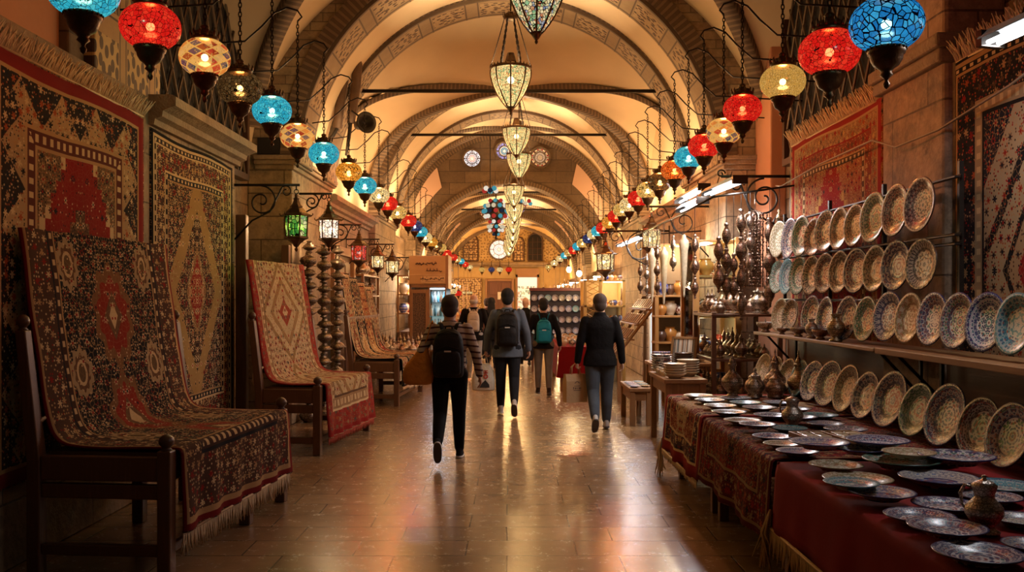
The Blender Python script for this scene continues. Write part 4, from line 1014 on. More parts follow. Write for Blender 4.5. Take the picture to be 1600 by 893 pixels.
for grp,lst,nm in (('plates lying on the red cloth',near,'red cloth'),('plates lying on the flowered rugs',midl,'flowered rugs')):
    done=[]; cnt={}
    for (px,py,w,c) in sorted(lst,key=lambda q:-q[1]):
        y=(EYE-TZ-.02)*F/(py-VY); x,_,_=P(px,py,y); dia=w*y/F
        x=min(x,2.50-dia/2)
        if (abs(x-bx.location.x)<.21+dia*.40 and abs(y-bx.location.y)<.17+dia*.40) or (y>8.1 and x>1.95) or y>8.4: continue
        lvl=0
        for (a,b,r,l) in done:
            if math.hypot(a-x,b-y)<(r+dia/2)*.93: lvl=max(lvl,l+1)
        done.append((x,y,dia/2,lvl)); cnt[c]=cnt.get(c,0)+1
        plate(c,(x,y,TZ+.008+lvl*.022),dia,'%s plate lying on the %s, %s nearest of its colour'%(c,nm,ORD[cnt[c]-1]),grp)
# ================================================================== METALWARE
def metal(name,col,rough=.28,eng=90):
    t=NT(name); g=t.objc(); V=t.vor(g,eng,.9,dim='3D'); d=E(t.nt,V.outputs['Distance']); n=t.noise(g,14,4)
    zz=t.sep(g)[2]; bd_=((zz/.045).fract()<.16); V3=t.vor(g,eng*.42,.9,'DISTANCE_TO_EDGE','3D'); ed=E(t.nt,V3.outputs[0])<.07; c=t.mix(((d<.36).max(bd_).max(ed))*.8,col,tuple(x*.16 for x in col)); c=t.mix((n-.4).max(0.0)*1.2,c,tuple(x*.4 for x in col))
    return t.pbr(c,n*.25+rough-.1,.95,t.bump(d,.5,.003))
M_silver=metal('engraved_silver',(.62,.52,.43),.34); M_copper=metal('engraved_copper',(.50,.32,.23),.34); M_abrass=metal('aged_brass',(.52,.38,.22),.34); M_bronze=metal('dark_bronze',(.40,.28,.20),.34)
METALS={'silver':M_silver,'copper':M_copper,'brass':M_abrass,'bronze':M_bronze}
SH={'ewer':[(0,0),(.09,0),(.095,.012),(.06,.03),(.045,.055),(.09,.10),(.125,.16),(.12,.21),(.075,.26),(.042,.30),(.036,.35),(.05,.37),(.05,.39),(.036,.40)],
 'vase':[(0,0),(.07,0),(.075,.015),(.04,.04),(.08,.09),(.105,.15),(.085,.21),(.045,.25),(.04,.28),(.07,.31),(.065,.315),(.035,.28)],
 'bowl':[(0,0),(.06,0),(.065,.012),(.04,.03),(.09,.06),(.12,.10),(.125,.14),(.118,.14),(.085,.07),(0,.05)],
 'pot':[(0,0),(.10,0),(.11,.012),(.09,.03),(.13,.08),(.145,.14),(.12,.20),(.085,.23),(.09,.245),(.0,.25)]}
def lidded(mb,z,r,hh=.16):
    mb.lathe([(r,z),(r*1.08,z+.012),(r*.9,z+.03),(r*.55,z+hh*.35),(r*.25,z+hh*.5),(r*.2,z+hh*.6),(r*.36,z+hh*.7),(r*.2,z+hh*.82),(r*.1,z+hh*.9),(0,z+hh)],18)
VAR={}
def vessel_proto(kind,mname,lid,handle,spout):
    key=(kind,mname,lid,handle,spout)
    if key in VAR: return VAR[key]
    pr=SH[kind]; b=MB().lathe(pr,22).mesh(kind+'_body',True); b.materials.append(METALS[mname]); parts=[('body',b)]
    zt=pr[-1][1]; rt=max(pr[-1][0],.03)
    if lid:
        m=MB(); lidded(m,zt-.005,rt if kind!='pot' else .085,.16); m=m.mesh('lid',True); m.materials.append(METALS[mname]); parts.append(('lid',m))
    if handle:
        m=MB().tube([(.04,0,zt-.04),(.10,0,zt),(.15,0,zt-.08),(.145,0,zt*.55),(.115,0,zt*.42)],[.008,.010,.010,.009,.007],8).mesh('handle',True); m.materials.append(METALS[mname]); parts.append(('handle',m))
    if spout:
        m=MB().tube([(-.09,0,zt*.38),(-.15,0,zt*.55),(-.165,0,zt*.8),(-.20,0,zt*.97)],[.022,.015,.010,.008],8).mesh('spout',True); m.materials.append(METALS[mname]); parts.append(('spout',m))
    VAR[key]=parts; return parts
def vessel(kind,mname,loc,label,group,s=1.0,lid=True,handle=True,spout=True,rz=None,name=None,cat=None):
    if kind=='bowl': handle=spout=False
    if kind=='vase': spout=False
    if kind=='pot': spout=False
    t=thing(name or {'ewer':'ewer','vase':'vase','bowl':'bowl','pot':'pot'}[kind],label,cat or kind,loc,random.uniform(0,6) if rz is None else rz,group,s)
    for n,m in vessel_proto(kind,mname,lid,handle,spout): ob(n,m,t)
    return t
kinds=['ewer','pot','vase','ewer','bowl']; mets=['bronze','silver','copper','brass']
# the two pitchers on the tables and a tray of tiles
def pitcher(px,py,h,label):
    y=(EYE-TZ)*F/(py-VY); x,_,_=P(px,py,y); H=h*y/F; s=H/.36
    t=thing('pitcher',label,'pitcher',(x,y,TZ),2.4,None,s)
    MB().lathe([(0,0),(.10,0),(.105,.015),(.075,.03),(.06,.05),(.10,.09),(.13,.14),(.125,.19),(.085,.235),(.065,.26),(.07,.29),(.085,.335),(.085,.345),(.06,.30),(.055,.26),(0,.25)],32).build('body',M_silver,t,True)
    MB().tube([(.07,0,.32),(.13,0,.33),(.16,0,.27),(.15,0,.19),(.12,0,.15)],[.010,.013,.013,.011,.008],10).build('handle',M_silver,t,True)
    MB().lathe([(.085,.34),(.088,.345),(.06,.37),(.02,.385),(.012,.395),(.02,.41),(0,.42)],24).build('lid',M_silver,t,True)
pitcher(1538,832,78,'engraved silver pitcher standing among plates on the red cloth'); pitcher(1238,668,46,'small engraved silver pitcher on the flowered rug')
# pots and cups standing on the far shelf
for i,(px,k,mn,s,ld) in enumerate(((1196,'bowl','silver',.75,True),(1247,'bowl','silver',.62,True),(1268,'vase','silver',.55,False),(1282,'bowl','copper',.6,True),(1306,'vase','brass',.72,False),(1222,'bowl','bronze',.45,True))):
    y=2.70*F/(px-VX); x=2.70
    vessel(k,mn,(x,y,1.342),'small %s %s on the far wooden shelf, %s from its far end'%(mn,k,ORD[i]),'small metal pots on the far shelf',s,lid=ld,handle=False)
# ------------------------------------------------------------------ pottery shop beyond the tables: tiered shelves full of metal vessels
def rackunit(label,x0,x1,y0,y1,zs,mat=M_darkwood,matx=None):
    t=thing('display_shelf',label,'shelf unit',((x0+x1)/2,(y0+y1)/2,0)); w=(x1-x0)/2;l=(y1-y0)/2; H=max(zs)+.02
    for sx in (-1,1):
        for sy in (-1,1): post(MB(),sx*(w-.03),sy*(l-.03),0,H,.05).build('upright',mat,t,bevel=.004)
    for z in zs: MB().box(-w,w,-l,l,z-.03,z).build('shelf_board',matx or mat,t,bevel=.004)
    return t
rackunit('dark shelf unit packed with metal ewers beyond the plate tables',2.26,3.06,9.98,11.02,(.55,1.02,1.52))
ct_=0
for (z,rows) in ((1.52,((2.38,5,.76),(2.60,5,.82),(2.88,4,.92))),(1.02,((2.38,5,.70),(2.62,5,.70),(2.88,5,.70))),(.55,((2.38,5,.66),(2.62,5,.66)))):
    for r,(xx,n,s) in enumerate(rows):
        for i in range(n):
            ct_+=1; k=cyc(['ewer','vase','ewer','pot'],ct_*7+i*i); mn=cyc(['bronze','copper','silver','bronze','brass'],ct_*3+i)
            s2=s*random.uniform(.9,1.0)*(.68 if k=='pot' else 1.0); yy=10.09+i*.82/(n-1)
            vessel(k,mn,(xx,yy,z+.002),'%s %s on the %s board of the dark shelf unit, %s in file %s'%(mn,k,'upper' if z>1.2 else 'middle' if z>.9 else 'lowest',ORD[i],('one','two','three')[r]),'metal vessels on the dark shelf unit',s2*.9,handle=False,spout=False)
for i in range(7):
    yy=8.05+.075*i*1.0; xx=2.25+.09*(i%3)+.03*i
    vessel(cyc(['ewer','vase','pot'],i),cyc(mets,i),(2.06+.2*(i%4)+.06*(i//4),8.26+.22*(i//4)-.03*(i%2),TZ+.002),'%s metal %s at the far end of the rug covered table, %s there'%(cyc(mets,i),cyc(['ewer','vase','pot'],i),ORD[i]),'metal vessels at the end of the rug covered table',.66 if i%3 else .8,handle=False,spout=False)
# hanging strings of vessels by the shop front
def hanging(label,x,y,zt,kind,mn,n=3,s=1.0,ch=.4):
    t=thing('hanging_ornament',label,'hanging ornament',(x,y,zt),0,'hanging metal ornaments of the pottery shop')
    MB().tube([(0,0,0),(0,0,-ch)],.004,5).build('cord',M_iron,t)
    z=-ch
    if kind=='cone': 
        MB().lathe([(0,z),(.02,z-.01),(.03,z-.05),(.058,z-.08),(.062,z-.13),(.05,z-.2),(.04,z-.4),(.026,z-.6),(.012,z-.72),(.016,z-.74),(0,z-.78)],18).build('cone',M_ivory,t,True)
    else:
        m=MB()
        for i in range(n):
            r=(.056-.009*abs(i-1))*s
            m.lathe([(0,z),(.018*s,z-.012),(.026*s,z-.03),(.014*s,z-.05),(r*.7,z-.08*s),(r,z-.13*s),(r*.85,z-.17*s),(r*.3,z-.215*s),(.012,z-.235*s),(.022,z-.25*s),(0,z-.265*s)],16); z-=.25*s
        m.build('beads',METALS[mn],t,True)
    return t
M_ivory=flat('ivory_inlay',(.55,.42,.26),.4,0,.5,30,.5,.004)
hang=[(2.36,9.72,2.80,'b','bronze',3,1.1,.28),(2.52,9.72,2.82,'b','bronze',4,1.2,.15),(2.28,9.74,2.79,'b','copper',2,1.2,.42),(2.44,9.72,2.81,'b','bronze',2,1.0,.62),(2.62,9.72,2.84,'b','silver',3,.9,.2),(2.83,9.72,2.88,'b','bronze',3,1.3,.30),(2.96,9.80,2.90,'b','brass',3,.8,.22),
 (2.18,10.5,2.75,'b','copper',3,1.0,.3),(2.15,11.0,2.73,'cone','brass',1,1,.25),(2.10,11.45,2.70,'b','silver',2,.9,.2),(2.06,11.9,2.68,'cone','brass',1,1,.3),(2.02,12.2,2.67,'b','bronze',3,.9,.25),(2.0,12.5,2.65,'cone','silver',1,1,.25),(1.97,12.8,2.64,'b','silver',3,.8,.3),(1.93,13.15,2.62,'b','bronze',2,.9,.4)]
for i,h in enumerate(hang): hanging('%s metal ornament hanging in front of the pottery shop, %s counted from the camera'%(h[4],ORD[i]),*h)
hr=MB().tube([(2.22,9.74,2.795),(2.15,11.0,2.745),(1.9,13.4,2.63)],.012,6).tube([(3.1,9.74,2.92),(2.22,9.74,2.795)],.012,6).tube([(2.88,13.4,2.7),(1.9,13.4,2.63)],.012,6)
tag(hr.build('hanging_rail',M_iron,None,True),'thin iron rail above the pottery shop from which ornaments hang','rail')
# hanging curtain of little metal coins
t=MB()
for i in range(26):
    a=2*PI*i/26; r=.03+.10*random.random()
    for j in range(24):
        t.ball((r*math.cos(a)+random.gauss(0,.005),r*math.sin(a)+random.gauss(0,.005),-j*.033-random.random()*.02),.012,5,3)
    t.tube([(0,0,.05),(r*math.cos(a),r*math.sin(a),0),(r*math.cos(a),r*math.sin(a),-.8)],.006,4)
t.tube([(0,0,0),(0,0,.25)],.006,5)
o=t.build('coin_tassel',M_copper,None,True,loc=(2.72,9.9,2.62)); tag(o,'thick hanging cluster of small metal discs in front of the red wall','hanging ornament')
# ------------------------------------------------------------------ glass display cabinet with painted pottery
M_glass=clearglass('clear_glass')
M_cabw=wood('cabinet_wood',(.38,.17,.045),(.60,.32,.10),.4)
cab=thing('display_cabinet','tall honey wood and glass cabinet of painted pottery at the pottery shop','cabinet',(2.60,11.5,0))
for (a,b) in ((-.28,-.4),(-.28,.4),(.24,-.4),(.24,.4)): MB().box(a-.035,a+.035,b-.035,b+.035,.0,2.45).build('upright',M_cabw,cab,bevel=.005)
for z in (.55,1.02,1.48,1.98,2.42): MB().box(-.26,.25,-.4,.4,z-.03,z).build('shelf_board',M_cabw,cab,bevel=.004)
MB().box(.255,.28,-.4,.4,.0,2.45).build('back_panel',flat('cab_back',(.45,.36,.22),.6),cab)
MB().box(-.285,-.28,-.36,.36,1.0,2.4).build('glass_pane',M_glass,cab); MB().box(-.24,.2,-.415,-.41,1.0,2.4).build('glass_pane',M_glass,cab)
M_pot={'cobalt blue':platemat('pot_blue',(.05,.08,.34),(.45,.42,.40),(.02,.03,.15),(.1,.2,.4),R=.3),'white and black':platemat('pot_white',(.6,.54,.44),(.03,.03,.04),(.2,.05,.03),(.1,.1,.1),R=.3),'orange glazed':flat('orange_glaze',(.50,.22,.05),.2),'red glazed':flat('red_glaze',(.38,.06,.04),.2),'cream':flat('cream_glaze',(.62,.5,.34),.25),'dark brown':flat('brown_glaze',(.10,.05,.03),.25)}
JAR=[(0,0),(.06,0),(.065,.01),(.06,.02),(.10,.07),(.12,.13),(.105,.19),(.07,.22),(.075,.245),(.085,.25),(.06,.235),(0,.2)]
JM={c:MB().lathe(JAR,24).mesh('jar',True) for c in M_pot}
for c in JM: JM[c].materials.append(M_pot[c])
def jar(c,loc,label,group,s=1.0,nm='pottery_jar'):
    o=bpy.data.objects.new(nm,JM[c]); COL.objects.link(o); o.location=loc; o.scale=(s*random.uniform(.95,1.1),s*random.uniform(.95,1.1),s); o.rotation_euler.z=random.uniform(0,6); return tag(o,label,'jar',group)
cs=['white and black','orange glazed','red glazed','cream','dark brown','cobalt blue']
q=0
for li,(z,nm) in enumerate(((1.02,'lower'),(1.48,'middle'),(1.98,'upper'),(.55,'bottom'))):
    for r,xx in enumerate((2.47,2.72)):
        for i in range(3):
            q+=1; c=cyc(cs,q*5+i*i+li); jar(c,(xx,11.24+i*.26,z+.002),'%s jar on the %s glass cabinet shelf, %s in %s row'%(c,nm,ORD[i],('front','back')[r]),'painted pottery in the glass cabinet',random.uniform(.65,.88))
MB2=None
plight(cab,(-.12,-.2,2.33),20,(1,.8,.5),.04); plight(cab,(-.2,-.33,1.40),8,(1,.8,.5),.04)
MB().box(-.2,-.05,-.3,.1,2.375,2.388).build('case_lamp',emit('cab_lamp',(1,.8,.5),5),cab)
ss=rackunit('honey wood open shelves of painted pottery facing the camera beyond the glass cabinet',2.16,2.80,13.22,13.58,(.45,1.05,1.44,1.74,2.50),M_cabw,M_cabw)
MB().box(-.31,.31,.155,.17,.45,2.48).build('back_panel',flat('shelf_back',(.20,.13,.07),.7),ss)
for z,nm in ((1.05,'lowest'),(1.44,'second'),(1.74,'third')):
    for i in range(4):
        c=cyc(['dark brown','white and black','orange glazed','cobalt blue','cream'],i*2+int(z*5)); jar(c,(2.28+.135*i,13.36+.05*(i%2),z+.002),'%s jar, %s along the %s board of the open honey wood shelves'%(c,ORD[i],nm),'pottery on the open honey wood shelves',(.62,.85,.7,.9)[(i+int(z*10))%4]*.95)
MB().box(-.1,.1,-.16,-.12,2.455,2.468).build('shelf_lamp',emit('shelf_lamp',(1,.82,.55),6),ss); plight(ss,(0,-.17,2.40),26,(1,.82,.55),.04)
# fluorescent tubes
M_tube=emit('fluorescent',(.92,.95,1.0),9)
def fluor(a,b,label,n=2,e=40):
    a=Vector(a);b=Vector(b); t=thing('fluorescent_lamp',label,'lamp',a); d=b-a; L=d.length; u=d/L; s=Vector((u.y,-u.x,0)).normalized()
    m=MB()
    w=.09; 
    pts=[s*-w+Vector((0,0,.02)),s*-w*.4+Vector((0,0,.07)),s*w*.4+Vector((0,0,.07)),s*w+Vector((0,0,.02))]
    m.grid([pts,[p+d for p in pts]]); m.build('reflector',flat('lamp_white',(.5,.5,.5),.4),t,solid=.006)
    for i in range(n):
        o=s*((i-(n-1)/2)*.07); MB().tube([o,o+d],.014,8).build('tube',M_tube,t,True)
    for f in (0,1): MB().box(-.08,.08,-.02,.02,-.02,.07,Matrix.Translation(d*f)@Matrix.Rotation(math.atan2(u.y,u.x)-PI/2,4,'Z')).build('end_cap',M_iron,t)
    MB().tube([d*.3+Vector((0,0,.07)),d*.3+Vector((.03,0,.16))],.006,5).tube([d*.7+Vector((0,0,.07)),d*.7+Vector((.03,0,.16))],.006,5).build('hanger',M_iron,t)
    l=bpy.data.lights.new('tube_light','AREA'); l.shape='RECTANGLE'; l.size=.1; l.size_y=L; l.energy=e; l.color=(.95,.95,1.0)
    o=bpy.data.objects.new('tube_light',l); COL.objects.link(o); o.parent=t; o.location=d/2-Vector((0,0,.04)); o.rotation_euler=(0,0,math.atan2(u.y,u.x)-PI/2)
    return t
fluor(P(1156,284,9.4),P(1106,304,10.7),'double fluorescent tube above the hanging metal ornaments',2,45)
fluor(P(1100,295,11.1),P(1062,316,12.4),'upper fluorescent tube of two above the glass cabinet',1,40)
fluor(P(1098,316,11.2),P(1064,330,12.6),'fluorescent tube above the glass cabinet, lower of the two',1,40)
fluor(P(1006,369,16.4),P(968,384,18.6),'far fluorescent tube over the white shop doorway',2,50)
fluor((2.86,4.3,3.16),(2.66,4.95,3.10),'fluorescent tube fixed above the black carpet nearest the camera',2,15)
# lit white shop doorway
struct('window_16',MB().box(3.0,3.03,16.2,18.9,.3,2.55),emit('white_shop',(.85,.92,.92),1.0))
struct('trim_right',MB().box(2.97,3.08,16.05,16.2,0,2.65).box(2.97,3.08,18.9,19.05,0,2.65).box(2.97,3.08,16.2,18.9,2.55,2.65).box(2.97,3.08,17.5,17.56,0,2.55),flat('white_frame',(.55,.55,.52),.4),bevel=.01)
# ------------------------------------------------------------------ wooden tables of pottery in the aisle
def wtable(label,x0,x1,y0,y1,h,th=.05):
    t=thing('wooden_table',label,'table',((x0+x1)/2,(y0+y1)/2,0)); w=(x1-x0)/2;l=(y1-y0)/2
    MB().box(-w,w,-l,l,h-th,h).build('tabletop',M_woodx,t,bevel=.008)
    for sx in (-1,1):
        for sy in (-1,1): post(MB(),sx*(w-.05),sy*(l-.05),0,h-th,.07).build('leg',M_wood,t,bevel=.006)
    m=MB()
    for sx in (-1,1): m.box(sx*(w-.05)-.015,sx*(w-.05)+.015,-l+.08,l-.08,h-th-.12,h-th)
    for sy in (-1,1): m.box(-w+.08,w-.08,sy*(l-.05)-.015,sy*(l-.05)+.015,h-th-.12,h-th)
    m.build('apron',M_wood,t); return t
wtable('low honey wood table of plates standing in the aisle behind the walking man',1.60,1.92,11.9,12.95,.50)
wtable('honey wood table with plate stacks between the cabinet and the rug covered tables',1.72,2.20,9.9,11.0,.80)
wtable('higher honey wood table carrying blue bowls and a white plate stack',1.97,2.85,12.3,13.0,.80)
DISH=MB().lathe([(0,0),(.06,0),(.065,.01),(.09,.022),(.115,.045),(.117,.05),(.112,.05),(.088,.028),(0,.012)],28)
DM={c:DISH.mesh('dish',True) for c in M_pot}
for c in DM: DM[c].materials.append(M_pot[c])
def stack(c,x,y,z,n,label,s=1.0):
    for i in range(n):
        o=bpy.data.objects.new('dish',DM[c]); COL.objects.link(o); o.location=(x+random.gauss(0,.0006),y+random.gauss(0,.0006),z+.002+i*.0248*s); o.scale=(s,s,s)
        tag(o,'%s dish, %s from the bottom of the %s'%(c,ORD[i],label),'dish','dishes in the '+label)
stack('cobalt blue',2.14,12.55,.80,4,'blue stack nearest the aisle',1.15); stack('cobalt blue',2.38,12.6,.80,4,'second blue stack from the aisle',1.15); stack('cream',2.64,12.55,.80,8,'tall pale stack beside the blue stacks',1.0)
stack('cream',1.86,10.05,.80,5,'nearest pale stack of the honey table',1.1); stack('cream',2.06,10.3,.80,6,'second nearest pale stack',1.1); stack('white and black',1.84,10.80,.80,7,'patterned stack of the honey table',1.1); stack('dark brown',2.07,10.62,.80,9,'brown stack of the honey table',1.0)
for i in range(9):
    jar(cyc(['cream','white and black','cream'],i),(1.78+.10*(i%2),10.28+.085*(i//2)+.0,.802),'small cream pottery cup among the plate stacks, %s of the group'%ORD[i],'pottery cups among the plate stacks',.33,'pottery_cup')
for i in range(8):
    c=cyc(['blue and white','pale cream','multicoloured','turquoise'],i)
    plate(c,(1.685+.15*(i%2),12.02+.20*(i//2)+.07*(i%2),.506),.155,'%s plate on the low wooden table, %s from the camera'%(c,ORD[i]),'plates on the low wooden table')
# ------------------------------------------------------------------ sloping rack of framed pictures
sr=thing('sloping_rack','sloping wooden rack of small framed pictures beside the white shop doorway','rack',(2.1,15.6,0))
for yy in (-1.0,0,1.0): MB().tube([(-.32,yy,.78),(.42,yy,1.75)],.028,6).build('side_rail',M_wood,sr); 
for yy in (-1.0,1.0):
    post(MB(),-.30,yy,0,.80,.06).build('leg',M_wood,sr); post(MB(),.42,yy,0,1.75,.06).build('leg',M_wood,sr)
for k in range(5): 
    f=k/4; MB().box(-.43+.74*f,-.24+.74*f,-1.02,1.02,.76+.97*f,.785+.97*f).build('ledge',M_woodx,sr)
M_pic={}
for nm,cc in (('pale',(.6,.5,.38)),('brown',(.25,.14,.08)),('blue',(.2,.26,.34)),('red',(.4,.12,.08))): M_pic[nm]=platemat('picture_'+nm,cc,(.1,.08,.07),(.4,.2,.1),(.2,.25,.25),cc,R=.2)
pn=0
for k in range(4):
    f=k/4
    for i in range(9):
        nm=cyc(['pale','brown','blue','pale','red'],pn*2+k); pn+=1
        t=thing('picture_frame','small %s framed picture on the sloping rack, %s along ledge %s from the bottom'%(nm,ORD[i],('one','two','three','four')[k]),'picture',(2.1-.372+.74*f,14.68+i*.23,.796+.97*f),0,'framed pictures on the sloping rack'); t.rotation_euler=(0,math.radians(38),0)
        m=MB()
        for a in ((-.08,.08,0,.02),(-.08,.08,.17,.19)): m.box(-.01,.01,a[0],a[1],a[2],a[3])
        for a in ((-.09,-.07),(.07,.09)): m.box(-.01,.01,a[0],a[1],0,.19)
        m.build('frame',M_wood,t); MB().box(-.002,.004,-.075,.075,.015,.175).build('picture',M_pic[nm],t)
# two large framed pictures standing at the shop
for i,(xx,yy,zz) in enumerate(((2.55,14.9,1.76),(2.55,15.5,1.76),(2.0,9.85,.80))):
    t=thing('picture_frame',('framed picture leaning at the top of the sloping rack','second framed picture leaning at the top of the sloping rack, behind the first','framed picture leaning against the cabinet behind the plate stacks')[i],'picture',(xx if i<2 else 2.10,yy if i<2 else 10.86,zz+.004),0); t.rotation_euler=(math.radians(-12),0,math.radians(-35))
    m=MB()
    for a in ((-.16,.16,0,.03),(-.16,.16,.40,.43)): m.box(a[0],a[1],-.012,.012,a[2],a[3])
    for a in ((-.17,-.14),(.14,.17)): m.box(a[0],a[1],-.012,.012,0,.43)
    m.build('frame',M_wood,t,bevel=.003); MB().box(-.15,.15,-.004,.006,.02,.41).build('picture',M_pic[('brown','pale','pale')[i]],t)
# ================================================================== PEOPLE
def fabric(name,col,var=.25,scale=9,bump=.35,rough=.9,stripes=None,fine=300):
    t=NT(name); g=t.objc(); n=t.noise(g,scale,4); c=t.mix(n,tuple(x*(1-var) for x in col),tuple(min(1,x*(1+var)) for x in col))
    if stripes:
        x,y,z=t.sep(g); s=((z+(x.abs()*stripes[3])+n*.008)/stripes[0]).fract(); c=t.mix(s<stripes[1],c,stripes[2])
    f=t.noise(g,7,3,.5); h=f*1.6+t.noise(g,fine,1)*.06
    return t.pbr(c,rough,0,t.bump(h,bump,.03),spec=.12)
M_skin=flat('skin',(.42,.22,.14),.5,0,.12,10,.08,.003)
M_skin2=flat('skin_pale',(.48,.28,.19),.5,0,.12,10,.08,.003)
M_sole=flat('white_sole',(.55,.50,.44),.6); M_soleb=flat('dark_sole',(.06,.045,.04),.6)
def legpts(s,a,k,hip=.92,spread=.095,out=0.0):
    a=math.radians(a);k=math.radians(k)
    H=Vector((s*spread,0,hip)); K=H+Vector((s*out,math.sin(a)*.43,-math.cos(a)*.43)); b=a-k
    A=K+Vector((-s*out*.6,math.sin(b)*.41,-math.cos(b)*.41)); return H,K,A
def limb(mb,pts,rads,n=14,sub=5,ell=1.0):
    P_=[];R_=[]
    for i in range(len(pts)-1):
        for j in range(sub):
            f=j/sub; P_.append(pts[i].lerp(pts[i+1],f)); R_.append(rads[i]+(rads[i+1]-rads[i])*f)
    P_.append(pts[-1]); R_.append(rads[-1]); mb.tube(P_,R_,n,True,ell)
    for p,r in zip(pts,rads): mb.ball(p,r*.98,n,8)
def person(label,loc,H,legs,arms,cfg,yaw=0.0):
    k=H/1.75; t=thing('person',label,'person',(loc[0],loc[1],0),yaw,None,k)
    L=[legpts(-1,*legs[0]),legpts(1,*legs[1])]
    pitch=[legs[0][2:3] and 0,0]
    # stance: lowest sole on the floor
    fp=cfg.get('pitch',(0,0)) # toe down angle, degrees
    low=[]
    def footlow(A,p):
        p=math.radians(p); toe=A+Vector((0,math.cos(p)*.19-math.sin(p)*.08,-math.sin(p)*.19-math.cos(p)*.08)); heel=A+Vector((0,-math.cos(p)*.06-math.sin(p)*.08,math.sin(p)*.06-math.cos(p)*.08)); return min(toe.z,heel.z)
    dz=-min(footlow(L[i][2],fp[i]) for i in (0,1))+.004
    L=[tuple(p+Vector((0,0,dz)) for p in l) for l in L]; hz=.92+dz
    Z=lambda z:z-.92+hz
    bw=cfg.get('build',1.0)
    S=[Vector((-.175*bw,0,Z(1.415))),Vector((.175*bw,0,Z(1.415)))]
    A=[]
    for i,s in ((0,-1),(1,1)):
        e=S[i]+Vector(arms[i][0]); h=e+Vector(arms[i][1]); A.append((S[i],e,h))
    head=Vector((0,.015,Z(1.63))); ht=math.radians(cfg.get('turn',0))
    # ---- body: one continuous surface
    b=MB()
    b.loft([((0,0,Z(z)),rx*bw,ry) for z,rx,ry in ((.86,.13,.10),(.95,.155,.105),(1.05,.135,.095),(1.2,.145,.10),(1.33,.165,.105),(1.42,.16,.09),(1.47,.09,.07),(1.50,.06,.06),(1.58,.055,.058))],20)
    for l in L: limb(b,[l[0],l[1],l[2]],[.078,.046,.034]); b.ball(l[1].lerp(l[2],.35)+Vector((0,-.008,0)),.043,12,8,1,1,1.8); b.ball(l[2]+Vector((0,.05,-.05)),.05,12,8,.75,1.9,.6)
    for i,(s0,e,h) in enumerate(A):
        limb(b,[s0,e,h],[.055,.042,.028])
        d=(h-e).normalized(); s=-1 if i==0 else 1; side=Vector((0,1,0)); 
        palm=h+d*.055; b.tube([h-d*.01,h+d*.03,h+d*.085],[.026,.036,.034],12,True,.55)
        fw=(side-d*side.dot(d)).normalized(); inn=d.cross(fw)*1.0
        if inn.x*s>0: inn=-inn
        curl=cfg.get('curl',(.35,.35))[i]
        for q,(o,ln) in enumerate(((.027,.068),(.009,.076),(-.009,.070),(-.026,.055))):
            p0=h+d*.075+fw*o; c1=math.cos(curl);s1=math.sin(curl)
            p1=p0+(d*c1+inn*s1)*ln*.5; p2=p1+(d*math.cos(curl*2.3)+inn*math.sin(curl*2.3))*ln*.3; p3=p2+(d*math.cos(curl*3.4)+inn*math.sin(curl*3.4))*ln*.28
            b.tube([p0,p1,p2,p3],[.0105,.0095,.0088,.0075],8); b.ball(p3,.0076,8,6)
        p0=h+d*.03+fw*.03; p1=p0+(d*.6+fw*.6+inn*.3).normalized()*.04; p2=p1+(d*.85+fw*.1+inn*.5).normalized()*.032
        b.tube([p0,p1,p2],[.014,.0115,.009],8); b.ball(p2,.009,8,6)
    R=Matrix.Translation(head+Vector((0,0,.004)))@Matrix.Scale(1.14,4)@Matrix.Rotation(ht,4,'Z')@Matrix.Rotation(math.radians(-cfg.get('nod',6)),4,'X')
    b.loft([((0,y,z),rx,ry) for z,rx,ry,y in ((-.118,.028,.035,.045),(-.10,.048,.065,.02),(-.06,.062,.086,.006),(-.02,.070,.094,0),(.03,.075,.097,-.004),(.07,.068,.088,-.006),(.10,.045,.06,-.008),(.117,.012,.02,-.01))],20,R)
    q=[R@Vector(v) for v in ((0,.095,.0),(0,.115,-.03),(0,.10,-.045))]; b.tube(q,[.008,.014,.010],8)
    b.ball(R@Vector((0,.088,-.072)),.02,10,6,1.2,.6,.5)
    for s in (-1,1): b.ball(R@Vector((s*.076,-.005,-.015)),.03,10,8,.35,.7,1.1); b.ball(R@Vector((s*.03,.083,.008)),.014,8,6,1.2,.5,.7)
    remesh(b,'body',cfg.get('skin',M_skin),t,.0075,4,.5)
    # ---- hair
    hk=cfg.get('hair','short')
    if hk!='none':
        m=MB()
        if hk=='short':
            m.ball(R@Vector((0,-.014,.036)),.115,18,12,.82,.98,.88); m.ball(R@Vector((0,-.045,-.02)),.093,16,10,.86,.74,.95)
        elif hk=='fringe':
            m.ball(R@Vector((0,-.040,-.015)),.092,16,10,.93,.80,.72)
        elif hk=='long':
            m.ball(R@Vector((0,-.016,.03)),.12,18,12,.86,.98,.92); m.loft([(R@Vector((0,-.05,z)),rx,ry) for z,rx,ry in ((.05,.08,.06),(-.1,.10,.07),(-.22,.11,.06),(-.32,.09,.04))],16)
        remesh(m,'hair',cfg.get('hairmat'),t,.008,5)
    # ---- trousers
    m=MB(); tk=cfg.get('tk',1.0)
    m.loft([((0,0,Z(z)),rx*bw,ry) for z,rx,ry in ((.83,.15,.115),(.92,.172,.125),(1.0,.165,.118),(1.08,.150,.108))],20)
    for l in L:
        an=l[1].lerp(l[2],.93); limb(m,[l[0]+Vector((0,0,-.02)),l[1],l[1].lerp(l[2],.4)+Vector((0,-.008,0)),an],[.104*tk,.074*tk,.068*tk,.054*tk])
        m.ball(l[0]+Vector((0,-.018,.0)),.108,14,10,1,1,1)
    remesh(m,'trousers',cfg['trousers'],t,.011,5)
    # ---- coat / sweater
    m=MB(); hem=cfg.get('hem',.86); fl=cfg.get('flare',1.0)
    hw=.178 if hem>.9 else .200
